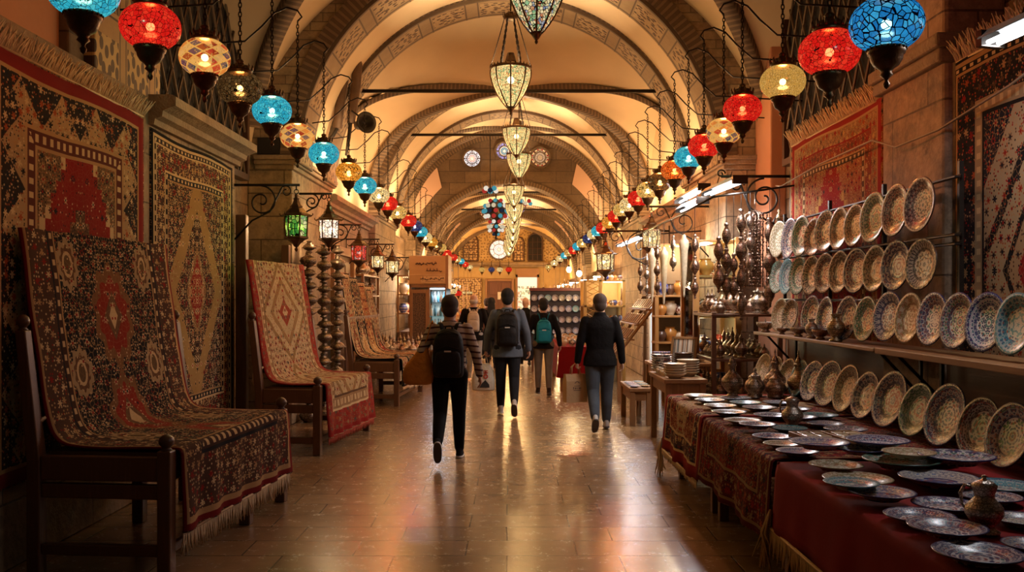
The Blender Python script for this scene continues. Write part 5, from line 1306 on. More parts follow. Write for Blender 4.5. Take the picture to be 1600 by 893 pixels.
    rg=[(hem,hw*fl,(hw-.046)*fl),(hem+.08,(hw-.003)*fl,hw-.05),(1.05,.168,.122),(1.2,.176,.126),(1.33,.192,.130),(1.39,.188,.116),(1.445,.142,.092),(1.475,.085,.078),(1.50+cfg.get('collar',0),.068,.07)]
    m.loft([((0,0,Z(z)),rx*bw,ry) for z,rx,ry in rg],22,None,2.2)
    st=cfg.get('sleeve',1.0)
    for (s0,e,h) in A: limb(m,[s0+Vector((0,0,-.005)),e,h.lerp(e,.03)],[.070*st,.057*st,.046*st])
    remesh(m,cfg.get('topname','jacket'),cfg['top'],t,.011,5)
    # ---- shoes
    for i,l in enumerate(L):
        p=math.radians(fp[i]); M_=Matrix.Translation(l[2])@Matrix.Rotation(math.radians(-3 if i else 3),4,'Z')@Matrix.Rotation(-p,4,'X')
        m=MB()
        m.loft([((0,y,z),rx,ry) for z,rx,ry,y in ((-.062,.042,.118,.055),(-.05,.043,.120,.056),(-.03,.040,.105,.042),(-.01,.038,.075,.012),(.015,.038,.052,-.008),(.035,.037,.047,-.012))],18,M_,2.4)
        sh=remesh(m,'shoe',cfg['shoe'],t,.008,4)
        m=MB().loft([((0,y,z),rx,ry) for z,rx,ry,y in ((-.080,.042,.122,.058),(-.076,.046,.128,.058),(-.062,.046,.128,.058),(-.058,.043,.122,.056))],24,M_,2.6); m.build('sole',cfg.get('sole',M_sole),sh,True,bevel=.003); MB().loft([((0,y,z),rx,ry) for z,rx,ry,y in ((-.084,.040,.120,.058),(-.079,.044,.126,.058))],24,M_,2.6).build('outsole',M_soleb,sh)
        for q in range(3): MB().tube([M_@Vector((-.025,.05+.022*q,-.008-.008*q)),M_@Vector((0,.055+.022*q,.0-.008*q)),M_@Vector((.025,.05+.022*q,-.008-.008*q))],.004,5).build('lace',cfg.get('sole',M_sole),sh)
    return t,A,k,Z
def backpack(label,t,k,Z,mat,strap,w=.30,h=.46,d=.17,zc=1.19,accent=None,yaw=0,slim=3.2):
    """worn on a back that faces the camera"""
    loc=t.location; b=thing('backpack',label,'backpack',(loc.x,loc.y,0),t.rotation_euler.z,None,k)
    y0=-.125; m=MB()
    m.loft([((0,y0-d*.5*f,Z(zc+z*h)),w/2*r,d/2*f) for z,r,f in ((-.5,.86,.78),(-.44,.97,.95),(-.2,1.0,1.0),(.1,.98,.98),(.3,.90,.88),(.42,.74,.70),(.49,.5,.45),(.51,.3,.3))],24,None,slim)
    bd=remesh(m,'body',mat,b,.010,6)
    m=MB(); m.loft([((0,y0-d*.88,Z(zc+z*h)),w/2*r,d*.28*f) for z,r,f in ((-.44,.72,.7),(-.38,.82,.95),(-.1,.82,1),(.02,.74,.85),(.06,.55,.5))],20,None,3)
    remesh(m,'front_pocket',mat,b,.009,5)
    MB().tube([(-w*.36,y0-d*.98,Z(zc+.09*h)),(0,y0-d*1.03,Z(zc+.16*h)),(w*.36,y0-d*.98,Z(zc+.09*h))],.005,6).build('zip',strap,b)
    MB().tube([(-w*.42,y0-d*.62,Z(zc+.18*h)),(-w*.3,y0-d*.70,Z(zc+.40*h)),(0,y0-d*.72,Z(zc+.47*h)),(w*.3,y0-d*.70,Z(zc+.40*h)),(w*.42,y0-d*.62,Z(zc+.18*h))],.005,6).build('zip',strap,b)
    MB().tube([(-.04,y0-.01,Z(zc+h*.49)),(-.03,y0-.02,Z(zc+h*.56)),(.03,y0-.02,Z(zc+h*.56)),(.04,y0-.01,Z(zc+h*.49))],.010,8).build('top_handle',strap,b,True)
    for s in (-1,1):
        pts=[Vector(v) for v in ((s*.06,y0-.01,Z(zc+h*.44)),(s*.085,-.10,Z(1.46)),(s*.10,-.02,Z(1.475)),(s*.115,.07,Z(1.42)),(s*.12,.135,Z(1.30)),(s*.135,.125,Z(1.15)),(s*.165,.03,Z(1.04)),(s*.13,-.10,Z(.99)))]
        MB().tube(pts,[.024]*len(pts),8,True,.35).build('shoulder_strap',strap,b,True)
    if accent:
        MB().box(-.035,.035,y0-d*1.165,y0-d*1.13,Z(zc+.02),Z(zc+.035)).build('badge',accent,b)
    return b
M_hair=flat('brown_hair',(.035,.016,.008),.85,0,.4,60,.6,.006); M_hairb=flat('black_hair',(.010,.007,.006),.85,0,.4,60,.6,.006); M_hairg=flat('grey_hair',(.42,.38,.33),.6,0,.3,60,.5,.006); M_hairbz=flat('buzzed_hair',(.045,.024,.015),.85,0,.3,150,.3,.003)
M_stripe=fabric('striped_knit',(.36,.28,.22),.15,20,.3,stripes=(.062,.30,(.06,.025,.022),.10)); M_blackc=fabric('black_cloth',(.007,.006,.006)); M_denimshirt=fabric('slate_shirt',(.085,.095,.115)); M_jeans=fabric('blue_jeans',(.055,.062,.075),.5,5); M_khaki=fabric('grey_trousers',(.15,.115,.085)); M_black2=fabric('black_jacket',(.007,.0055,.0055),.3,8,.5); M_pjeans=fabric('pale_jeans',(.30,.29,.28)); M_darkt=fabric('dark_trousers',(.014,.014,.017))
M_nylon=fabric('black_nylon',(.013,.011,.011),.3,14,.45,.6); M_teal=fabric('teal_nylon',(.01,.16,.22),.25,12,.4,.6); M_tealst=fabric('teal_strap',(.01,.11,.16)); M_wpack=fabric('white_nylon',(.42,.36,.30)); M_sneak=fabric('black_sneaker',(.014,.012,.013)); M_wsneak=fabric('pale_sneaker',(.45,.40,.36)); M_brshoe=fabric('dark_boot',(.03,.018,.014)); M_ochre=fabric('ochre_cloth',(.48,.19,.03),.3,6,.8); M_badge=flat('pale_badge',(.55,.5,.45))
# 1 - striped sweater
t,A,k,Z=person('person in a striped knit sweater and black trousers walking away, carrying an ochre bag',(-.62,9.4),1.72,((-14,38),(12,4)),(((-.11,-.10,-.24),(.00,.16,-.15)),((.10,-.05,-.26),(.04,.02,-.235))),
  dict(top=M_stripe,topname='striped_sweater',trousers=M_blackc,hair='short',hairmat=M_hair,shoe=M_sneak,sole=M_sole,pitch=(66,0),hem=.93,build=1.03,sleeve=.95,tk=1.0,turn=4,nod=4))
backpack('black backpack on the back of the person in the striped sweater',t,k,Z,M_nylon,M_nylon,.33,.50,.19,1.16,M_badge)
def sack(label,c,w,h,d,mat,top,strapmat,taper=.35):
    b=thing('shoulder_bag',label,'bag',c); m=MB()
    m.loft([((top[0]*max(0,z-.4)*1.0,top[1]*max(0,z-.4),z*h),w/2*r,d/2*q) for z,r,q in ((0,.72,.6),(.05,.92,.85),(.25,1.0,1.0),(.45,.92,.95),(.65,.68,.7),(.82,.42,.45),(.95,.28,.3),(1.0,.25,.25))],20,None,2.6)
    remesh(m,'bag_body',mat,b,.012,5); return b
cx=-.62+(-.175-.10)*k; cyy=9.4-.10
bag=sack('ochre cloth shoulder bag hanging from the shoulder of the person in the striped sweater',(-.94,9.30,.80),.33,.40,.20,M_ochre,(.10,.0),M_ochre)
MB().tube([(.05,0,.37),(.10,-.02,.50),(.135,-.015,.64),(.145,.06,.655),(.12,.12,.55),(.07,.05,.38)],[.016]*6,8,True,.4).build('strap',M_ochre,bag,True)
# 2 - slate shirt, black backpack, plastic bag
t,A,k,Z=person('tall person in a slate grey shirt and dark trousers carrying a white plastic bag',(-.02,13.0),1.80,((6,4),(-10,30)),(((-.09,-.03,-.27),(-.03,.04,-.24)),((.09,-.02,-.27),(.03,.05,-.24))),
  dict(top=M_denimshirt,topname='shirt',trousers=M_darkt,hair='short',hairmat=M_hairb,shoe=M_wsneak,sole=M_sole,pitch=(0,50),hem=.80,flare=1.08,build=1.03,sleeve=1.0,curl=(.8,.35)))
backpack('black backpack on the back of the tall person in the slate grey shirt',t,k,Z,M_nylon,M_nylon,.31,.48,.19,1.20,M_badge)
M_plastic=flat('white_plastic',(.58,.50,.40),.35,0,.08,5,.6,.02); M_redink=flat('red_ink',(.45,.03,.02),.5); M_blackink=flat('black_ink',(.02,.018,.018),.5)
h2=Vector((-.02,13.0,0))+A[0][2]*k
pb=thing('plastic_bag','white plastic bag with red letters in the hand of the tall person','bag',(h2.x-.04,h2.y+.02,h2.z-.60))
m=MB().loft([((0,0,z),rx,ry) for z,rx,ry in ((0,.13,.05),(.02,.165,.075),(.15,.17,.085),(.30,.145,.07),(.36,.12,.05),(.40,.085,.03))],22,None,3); remesh(m,'bag_body',M_plastic,pb,.010,5)
for s in (-1,1): MB().tube([(s*.075,0,.37),(s*.05,.0,.46),(.035,0,.555),(.04,0,.56)],[.016,.014,.010,.008],8,True,.4).build('handle',M_plastic,pb,True)
m=MB(); 
def flatring(mb,cx,cz,ro,ri,y,a0=0,a1=2*PI,n=20):
    rows=[[(cx+r*math.cos(a0+(a1-a0)*i/n),y,cz+r*math.sin(a0+(a1-a0)*i/n)) for r in (ri,ro)] for i in range(n+1)]; mb.grid(rows)
yy=-.088
flatring(m,.035,.215,.034,.017,yy); m.box(.004,.066,yy-.001,yy,.262,.274); m.box(.028,.042,yy-.001,yy,.255,.30); m.box(.004,.066,yy-.001,yy,.292,.302)
m.build('red_letters',M_redink,pb,solid=.004)
m=MB().add([(-.055,yy,.055),(.09,yy,.055),(.085,yy,.10),(.05,yy,.14),(.03,yy,.165),(.005,yy,.14),(-.035,yy,.10)],[tuple(range(7))]); m.build('black_print',M_blackink,pb,solid=.004)
# 3 - teal backpack
t,A,k,Z=person('person in a black jacket and grey trousers wearing a teal backpack',(.60,15.5),1.65,((10,6),(-4,10)),(((-.10,.02,-.27),(.0,.06,-.24)),((.10,-.02,-.27),(.03,.04,-.24))),
  dict(top=M_black2,topname='jacket',trousers=M_khaki,hair='short',hairmat=M_hairb,shoe=M_brshoe,sole=M_soleb,pitch=(0,14),hem=.84,flare=1.0,build=.97,tk=.95))
backpack('teal backpack on the back of the person in the black jacket',t,k,Z,M_teal,M_tealst,.28,.42,.18,1.16,M_badge)
bb=sack('small black patterned bag hanging beside the person with the teal backpack',(.33,15.46,.62),.20,.38,.13,fabric('speckled_black',(.02,.018,.02),.8,120),(.05,0),M_blackc)
MB().tube([(.03,0,.36),(.06,.0,.55),(.09,.02,.72)],[.012]*3,8,True,.4).build('strap',M_blackc,bb,True)
# 4 - black jacket, jeans, paper bag
t,A,k,Z=person('person in a black jacket and blue jeans carrying a brown paper bag',(1.17,11.5),1.72,((-10,30),(10,6)),(((-.075,-.02,-.285),(-.03,.05,-.25)),((.075,-.03,-.285),(.03,.03,-.25))),
  dict(top=M_black2,topname='jacket',trousers=M_jeans,hair='short',hairmat=M_hairbz,shoe=M_wsneak,sole=M_soleb,pitch=(48,0),hem=.83,flare=1.05,build=1.06,sleeve=1.0,tk=1.1,collar=.03,curl=(.9,.4),skin=M_skin2))
h4=Vector((1.17,11.5,0))+A[0][2]*k
M_paper=flat('brown_paper',(.40,.24,.11),.8,0,.12,5,.4,.01)
pb=thing('paper_bag','brown paper bag with dark print, carried by the person in blue jeans','bag',(h4.x-.03,h4.y+.02,h4.z-.52),.35)
m=MB(); W_,D_,H_=.145,.06,.36
R_=[[(W_*sx+ (0 if i%2 else .0),D_*sy*(1-.5*(zf>.9)),H_*zf) for (sx,sy) in ((-1,-1),(0,-1.02),(1,-1),(1.04*(1-.1*zf),0),(1,1),(0,1),(-1,1),(-1.04+.1*zf,0),(-1,-1))] for i,zf in enumerate((0,.25,.5,.75,1.0))]
m.grid(R_); m.box(-W_,W_,-D_,D_,0,.004); m.build('bag_body',M_paper,pb,solid=.004)
for s in (-1,1): MB().tube([(-.06,s*D_*.5,H_-.01),(-.05,s*D_*.3,H_+.09),(0,0,H_+.135),(.05,s*D_*.3,H_+.09),(.06,s*D_*.5,H_-.01)],.006,8).build('handle',M_paper,pb,True)
m=MB(); yy=-D_-.004
flatring(m,0,.235,.035,.026,yy,.3,2.9); m.box(-.05,.05,yy-.001,yy,.150,.158); m.box(-.04,.04,yy-.001,yy,.205,.212)
for i,(a,b_) in enumerate(((-.055,.012),(-.03,.016),(-.005,.010),(.02,.016),(.042,.012))): m.box(a,a+b_,yy-.001,yy,.168,.192+(.006 if i==0 else 0))
m.build('printed_logo',flat('dark_print',(.10,.05,.03),.7),pb)
# 5-8 - people farther along
t,A,k,Z=person('bald person in a dark jacket and pale jeans wearing a white backpack',(-.72,18.4),1.70,((8,6),(-6,16)),(((-.09,-.02,-.27),(-.02,.07,-.24)),((.09,-.02,-.27),(.02,.07,-.24))),
  dict(top=M_black2,trousers=M_pjeans,hair='fringe',hairmat=M_hairg,shoe=M_wsneak,pitch=(0,30),hem=.80,build=1.08,skin=M_skin2))
backpack('white backpack on the back of the bald person',t,k,Z,M_wpack,M_wpack,.26,.42,.15,1.20)
person('person with long black hair in dark clothes seen past the tall person',(-.42,21.5),1.66,((8,6),(-6,16)),(((-.08,-.02,-.27),(-.02,.07,-.24)),((.08,-.02,-.27),(.02,.07,-.24))),dict(top=M_blackc,trousers=M_darkt,hair='long',hairmat=M_hairb,shoe=M_sneak,sole=M_soleb,hem=.7,build=.95,pitch=(0,20)))
person('bald person in dark clothes facing the plate board beyond the others',(.42,22.5),1.66,((8,6),(-6,16)),(((-.09,-.02,-.27),(-.02,.07,-.24)),((.09,-.02,-.27),(.02,.07,-.24))),dict(top=M_blackc,trousers=M_darkt,hair='none',shoe=M_sneak,sole=M_soleb,hem=.8,pitch=(0,20),skin=M_skin2,turn=-30))
person('person in reddish brown clothes partly hidden behind the bald person',(-.60,24.5),1.64,((8,6),(-6,16)),(((-.09,-.02,-.27),(-.02,.07,-.24)),((.09,-.02,-.27),(.02,.07,-.24))),dict(top=fabric('brown_coat',(.12,.05,.03)),trousers=M_darkt,hair='short',hairmat=M_hair,shoe=M_sneak,sole=M_soleb,hem=.8,pitch=(0,20)))
# ================================================================== FARTHER STALLS
# columns of stacked pots beside the pier
M_claypot=metal('tinned_pot',(.40,.30,.22),.35,70)
POTS=[('pot',.62),('ewer',.55),('bowl',.8),('pot',.5),('vase',.62),('pot',.7)]
for ci,(xx,yy) in enumerate(((-2.74,12.30),(-2.60,12.60),(-2.47,12.90))):
    z=0.0; i=0
    while z<2.42:
        s=random.uniform(.74,.95) if i else 1.05
        t=thing('stacked_pot','tinned round pot, %s from the floor in the %s column beside the pier'%(ORD[i],('near','middle','far')[ci]),'pot',(xx+random.gauss(0,.006),yy,z),random.uniform(0,6),'pots stacked in columns beside the pier',s)
        key=('stk',i%3)
        if key not in VAR:
            pr=[(0,0),(.055,0),(.065,.012),(.04,.03),(.045,.04),(.085,.055),(.112,.085),(.118,.10),(.105,.105),(.10,.125),(.075,.145),(.045,.155),(.05,.165),(.035,.18),(.04,.195),(.06,.205),(.0,.206)] if i%3 else [(0,0),(.07,0),(.075,.012),(.11,.035),(.13,.08),(.11,.13),(.06,.155),(.04,.18),(.05,.2),(.0,.205)]
            a=MB().lathe(pr,20).lathe([(.128,.078),(.134,.085),(.128,.092)],20).mesh('body',True); a.materials.append(M_claypot); VAR[key]=a
        ob('body',VAR[key],t); z+=.2055*s; i+=1
# table of metal vessels beyond the third bench
wtable('wooden table crowded with metal vessels beyond the kilim bench',-2.75,-1.72,16.75,18.9,.60)
n=0
for r in range(6):
    for c in range(5):
        n+=1; k=cyc(['ewer','pot','vase','ewer','pot'],n*3+r); mn=cyc(['silver','brass','bronze','silver','copper'],n+r*2)
        vessel(k,mn,(-2.62+c*.2,16.92+r*.35,.602),'%s %s in row %s of the crowded table beyond the kilims, %s along'%(mn,k,('one','two','three','four','five','six')[r],ORD[4-c]),'metal vessels on the crowded table',random.uniform(.70,.78)*(.76 if k=='pot' else 1.0),handle=False,spout=False)
su=rackunit('wooden shelf unit with framed boxes against the wall above the crowded table',-3.02,-2.78,17.2,19.3,(.6,.95,1.35,1.75,2.15),M_wood,M_woodx)
for z in (.95,1.35,1.75,2.15):
    for i in range(7):
        vessel(cyc(['vase','bowl','pot','vase'],i+int(z*10)),cyc(['silver','brass','copper'],i+int(z*7)),(-2.90,17.36+i*.29,z+.002),'small metal vessel, %s along the shelf %.1f above the floor of the wall shelf unit'%(ORD[i],z) if False else 'small metal vessel, %s along the %s shelf of the wall shelf unit'%(ORD[i],{.95:'lowest',1.35:'second',1.75:'third',2.15:'top'}[z]),'small vessels on the wall shelf unit',.8,handle=False)
# a hung red cloth strip between
# ---- kiosk with a wooden sign
ks=thing('kiosk','wooden kiosk with a written signboard, carved door and a lit glass case','kiosk',(-1.76,19.6,0))
MB().box(-.42,.42,.0,1.1,1.93,2.0).box(-.42,.42,1.06,1.1,0,2.62).box(-.42,-.38,0,1.1,0,2.62).build('body',M_woodx,ks,bevel=.005)
sb=MB().box(-.42,.38,-.03,.03,2.0,2.62).build('signboard',flat('sign_wood',(.48,.28,.10),.55,0,.15,3),ks,bevel=.006)
MB().box(.38,.44,-.03,1.1,1.9,2.64).build('corner_post',M_wood,ks,bevel=.005)
MB().box(-.40,.36,-.04,-.03,2.20,2.215).box(-.16,.36,-.042,-.03,2.03,2.18).build('sign_panel',flat('sign_pale',(.58,.38,.17),.55),sb)
rs=random.Random(3)
def script(x0,x1,z,h,parent):
    m=MB(); x=x1
    while x>x0:
        w=rs.uniform(.3,1.0)*h*1.4; k=rs.randint(0,3)
        if k==0: pts=[(x,z),(x-w*.3,z-h*.25),(x-w*.7,z-h*.2),(x-w,z+h*.1)]
        elif k==1: pts=[(x,z),(x-w*.2,z+h*.5),(x-w*.45,z+h*.1),(x-w*.7,z+h*.35),(x-w,z)]
        elif k==2: pts=[(x,z),(x-w*.4,z),(x-w*.42,z+h*.9),(x-w*.5,z),(x-w,z)]
        else: pts=[(x,z),(x-w*.3,z+h*.3),(x-w*.6,z+h*.25),(x-w*.5,z-h*.1),(x-w,z)]
        m.tube([(a,-.045,b) for a,b in pts],h*.13,5)
        if rs.random()<.6: m.ball((x-w*.5,-.045,z+h*rs.choice((-.4,.65))),h*.1,6,4)
        x-=w+ (h*.25 if rs.random()<.3 else 0)
    m.build('script_lettering',flat('ink_brown',(.045,.02,.01),.6),parent)
script(-.26,.18,2.44,.075,sb); script(-.04,.30,2.29,.07,sb); script(-.13,.34,2.11,.075,sb); m=MB().tube([(-.06,-.045,2.06),(.33,-.045,2.065)],.004,5); m.build('script_underline',M_iron,sb)
t_=NT('carved_dark'); a1,a2,a3=t_.sep(t_.objc()); V_=t_.vor(t_.comb(a1.abs(),a3),34,.5); d_=E(t_.nt,V_.outputs['Distance']); M_carve=t_.pbr(t_.mix(d_<.4,(.05,.025,.012),(.16,.09,.04)),.6)
cdoor=MB()
for a in ((-.40,-.34,0,1.88),(-.06,.0,0,1.88),(-.34,-.06,0,.5),(-.34,-.06,1.80,1.88)): cdoor.box(a[0],a[1],-.02,.03,a[2],a[3])
cd=cdoor.build('carved_door',M_wood,ks,bevel=.004)
MB().box(-.34,-.06,0,.01,.5,1.8).build('carved_panel',M_carve,cd)
MB().box(.0,.42,.95,1.0,.0,1.93).build('case_back',flat('case_back',(.3,.35,.36),.5),ks)
for z in (.55,1.0,1.3,1.6): MB().box(.0,.38,.0,.95,z-.02,z).build('case_shelf',M_glass if z>1 else M_wood,ks)
for a in ((.0,.03),(.36,.39)): MB().box(a[0],a[1],0,.03,0,1.93).build('case_frame',M_wood,ks)
l=bpy.data.lights.new('case_light','AREA'); l.energy=14; l.size=.3; l.color=(.8,.92,1); o=bpy.data.objects.new('case_light',l); COL.objects.link(o); o.parent=ks; o.location=(.19,.4,1.88)
MB().box(.03,.35,.1,.16,1.885,1.91).build('case_lamp',emit('case_lamp',(.8,.92,1),5),ks)
BOT=MB().lathe([(0,0),(.03,0),(.033,.01),(.033,.12),(.012,.17),(.012,.215),(.016,.22),(0,.222)],14)
BM={'clear':clearglass('bottle_glass',(.75,.9,.95)),'blue':flat('blue_bottle',(.1,.3,.45),.15),'white':flat('white_bottle',(.6,.65,.65),.2)}
for c in BM:
    m_=BOT.mesh('bottle',True); m_.materials.append(BM[c]); BM[c]=m_
for zi,z in enumerate((1.0,1.3,1.6,.55)):
    for i in range(5):
        c=cyc(['blue','white','blue','white'],i+zi)
        o=bpy.data.objects.new('bottle',BM[c]); COL.objects.link(o); o.location=(-1.76+.05+.07*i,19.6+.2+.1*(i%3),z+.002); o.scale=(1,1,1.05)
        tag(o,'%s bottle, %s from the door on the %s shelf of the lit kiosk case'%(c,ORD[i],('second','third','top','lowest')[zi]),'bottle','bottles in the lit kiosk case')
# ---- board of plates on the right
bd=thing('plate_board','black upright board covered with rows of decorated plates','display board',(1.15,20.6,0))
MB().box(-.66,.64,.0,.06,.52,1.88).build('board',flat('board_black',(.015,.007,.007),.7),bd,bevel=.01)
for a in (-.6,.58): post(MB(),a,.1,0,1.9,.06).build('leg',M_darkwood,bd)
MB().box(-.66,.64,-.05,.0,.50,.56).box(-.68,.66,-.03,.07,1.86,1.93).build('ledge',wood('red_ledge',(.10,.02,.012),(.18,.05,.03)),bd)
for r in range(5):
    for c in range(8):
        if r==0 and c<1: continue
        col=cyc(['multicoloured','dark red','blue and white','multicoloured','brown and gold','turquoise','dark red'],r*5+c*3)
        o=plate(col,(1.15-.565+c*.158,20.575,.70+r*.25),.155+.02*random.random()*0+.06*(1) if False else .152,'%s plate, %s in row %s of the black plate board'%(col,ORD[c],('one','two','three','four','five')[4-r]),'plates on the black board',(PI/2,random.uniform(0,6),0)); o.scale=(.42,.42,.4); o.scale=(.6,.6,.6) if False else (.405,.405,.405)
        o.rotation_euler=Matrix.Rotation(PI/2,3,'X').to_euler(); o.scale=(.40,.40,.40)
# red draped table with pale flowers before it
wtable('dark table with pale ceramics standing before the black plate board',.92,1.42,16.3,19.3,.80)
m=MB().grid([[(a,b,c) for (a,b,c) in ((-.30,yy,.25),(-.275,yy,.79),(-.26,yy,.808),(.26,yy,.808),(.275,yy,.79),(.30,yy,.25))] for yy in (-1.53,1.53)]).add([(-.30,-1.56,.25),(-.26,-1.53,.808),(.26,-1.53,.808),(.30,-1.56,.25)],[(0,1,2,3)]); o=m.build('tablecloth',M_redcloth,None,solid=.005,loc=(1.17,17.8,0)); tag(o,'dark red cloth over the table of pale ceramics','tablecloth')
for i in range(24):
    c=cyc(['cream','white and black','cream','orange glazed'],i)
    jar(c,(1.02+.15*(i%3),16.5+.35*(i//3),.815),'%s jar on the red clothed table, %s from near end, file %s'%(c,ORD[i//3],('one','two','three')[i%3]),'jars on the red clothed table',.55)
# ---- yellow lit cabinet
yc=thing('display_cabinet','yellow wood display case with lattice door and lit shelves','cabinet',(1.86,17.6,0))
M_ywood=wood('yellow_wood',(.42,.22,.05),(.62,.36,.10),.4)
for a in (-.36,-.06,.40): MB().box(a-.03,a+.03,-.03,.03,0,2.05).build('upright',M_ywood,yc,bevel=.004)
for a in (-.36,.40): MB().box(a-.03,a+.03,.75,.81,0,2.05).build('upright',M_ywood,yc)
for z in (.5,.95,1.25,1.55,2.05): MB().box(-.38,.42,-.03,.8,z-.03,z).build('shelf_board',M_ywood,yc)
lt=MB()
for i in range(14): 
    lt.tube([(-.33+.0,0,.5+i*.11),(-.09,0,.62+i*.11)],.008,4).tube([(-.33,0,.62+i*.11),(-.09,0,.5+i*.11)],.008,4)
lt.build('lattice_door',M_ywood,yc)
MB().box(-.38,.42,.78,.8,0,2.05).build('back_panel',flat('yback',(.5,.33,.14),.6),yc)
MB().box(.0,.38,.02,.06,2.0,2.02).build('case_lamp',emit('ycase',(1,.75,.35),6),yc)
plight(yc,(.17,.3,1.95),18,(1,.75,.4),.05); plight(yc,(.17,.3,1.2),10,(1,.75,.4),.05)
for z,nm in ((.95,'lower'),(1.25,'middle'),(1.55,'upper'),(2.05,'top')):
    for i in range(5):
        c=cyc(['white and black','cobalt blue','cream','orange glazed'],i+int(z*4)); jar(c,(1.86+.0+.085*i,17.75+.12*(i%2),z+.002),'%s jar, %s along the %s shelf of the yellow display case'%(c,ORD[i],nm),'jars in the yellow display case',.42)
# bare bright bulbs
for i,(px,py,d) in enumerate(((905,427,20.0),(889,421,21.5))):
    t=thing('light_bulb','bare bright bulb hanging above the black plate board, %s from the camera'%ORD[i],'lamp',P(px,py,d))
    MB().ball((0,0,0),.06,12,10,1,1,1.2).build('bulb',emit('bare_bulb',(1,.78,.42),20),t,True); MB().tube([(0,0,.06),(0,0,.11)],.025,8).tube([(0,0,.1),(0,0,.9)],.006,5).build('cord',M_iron,t)
    plight(t,(0,0,-.12),20,(1,.7,.35),.06)
# rows of small lamps at the far right and on the end wall
for i,(px,py,c) in enumerate(((753,421,'yellow'),(768,421,'navy'),(781,421,'cream'),(795,421,'red'))):
    x,y,z=P(px,py,45.3); t=thing('wall_lamp','%s glass lantern, %s in the row along the end wall above the door'%(c,ORD[i]),'lantern',(x,y,z),0,'small lanterns on the end wall',1.0)
    ob('globe',GLOBE[c],t); ob('lower_cap',capmesh,t); ob('upper_cap',crmesh,t); MB().tube([(0,0,.2),(0,0,.42),(0,.55,.45)],.02,6).build('bracket_arm',M_iron,t)
for i,(px,py) in enumerate(((868,452),(875,452),(882,451),(849,452),(725,457),(731,457),(736,457))):
    d=24 if px>800 else 30; x,y,z=P(px,py,d); c='cream' if i!=3 else 'orange'
    t=thing('hanging_lantern','small %s lantern, %s of those hanging low at the far stalls'%(c,ORD[i]),'lantern',(x,y,z),0,'small lanterns at the far stalls',.33)
    ob('globe',GLOBE[c],t); ob('lower_cap',capmesh,t); ob('upper_cap',crmesh,t); MB().tube([(0,0,.2),(0,0,2.2)],.012,5).build('cord',M_iron,t)
for i,(px,py,d) in enumerate(((708,455,24),(716,458,25))):
    x,y,z=P(px,py,d); c=('cream','red')[i]; t=thing('hanging_lantern','small round %s lantern low beside the wooden kiosk'%c,'lantern',(x,y,z),0,None,.62)
    ob('globe',GLOBE[c],t); ob('lower_cap',capmesh,t); ob('upper_cap',crmesh,t); MB().tube([(0,0,.2),(0,0,1.9)],.012,5).build('cord',M_iron,t)
fluor((-2.2,23.5,2.55),(-1.75,26.5,2.5),'far fluorescent tube under the lanterns beyond the wooden kiosk',2,50)
# far stall counters with awnings down both sides
CLO=[flat('stall_cloth_%d'%i,c,.85) for i,c in enumerate(((.22,.03,.02),(.10,.05,.03),(.20,.12,.05)))]
def stall(x0,x1,y0,y1,nm,i,sd):
    t=thing('market_stall',nm,'stall',((x0+x1)/2,(y0+y1)/2,0)); w=(x1-x0)/2;l=(y1-y0)/2
    MB().box(-w,w,-l,l,0,.82).build('counter',CLO[i%3],t,bevel=.03)
    for sx in (-1,1):
        for sy in (-1,1): post(MB(),sx*(w-.03),sy*(l-.03),.8,2.3,.05).build('upright',M_wood,t)
    for z in (1.3,1.8,2.3): MB().box(*sorted((sd*w,sd*(w-.3))),-l,l,z-.03,z).build('shelf_board',M_woodx,t)
    plight(t,(-sd*.1,0,2.1),140,(1,.64,.3),.06)
    MB().ball((-sd*.1,0,2.22),.05,10,8).tube([(-sd*.1,0,2.25),(-sd*.1,0,2.29)],.02,6).box(*sorted((sd*w,-sd*.15)),-.02,.02,2.27,2.3).build('stall_bulb',M_bulb,t)
    return t
si=0
for sd in (-1,1):
    for (a,b) in ((23.6,26.2),(28.0,31.5),(33.5,35.8),(37.5,41.0),(41.5,45.0)):
        si+=1; x0,x1=sorted((sd*2.95,sd*2.05)); stall(x0,x1,a,b,'lit market stall with a cloth front, %s beyond the %s'%(ORD[(si-1)%5],'wooden kiosk' if sd<0 else 'plate board'),si,sd)
        n=0
        for z,zn in ((.82,'counter'),(1.3,'low shelf'),(1.8,'high shelf')):
            for q in range(6):
                n+=1; xx=sd*(2.3 if z<1 else 2.82); c=cyc(['cream','orange glazed','cobalt blue','red glazed','white and black'],n*3+si)
                jar(c,(xx+random.gauss(0,.02),a+.3+q*(b-a-.6)/5+.06,z+.002),'%s jar, %s on %s of %s stall past the %s'%(c,ORD[q],zn,ORD[(si-1)%5],'kiosk' if sd<0 else 'plate board'),'jars on the far market stalls',random.uniform(.8,1.2))
# paper notice on the end door
tag(MB().box(-.15,.15,-.005,.005,0,.38).build('paper_notice',flat('paper',(.6,.56,.5),.8),None,loc=(-.42,45.86,1.62)),'white paper notice fixed on the dark end door','notice')
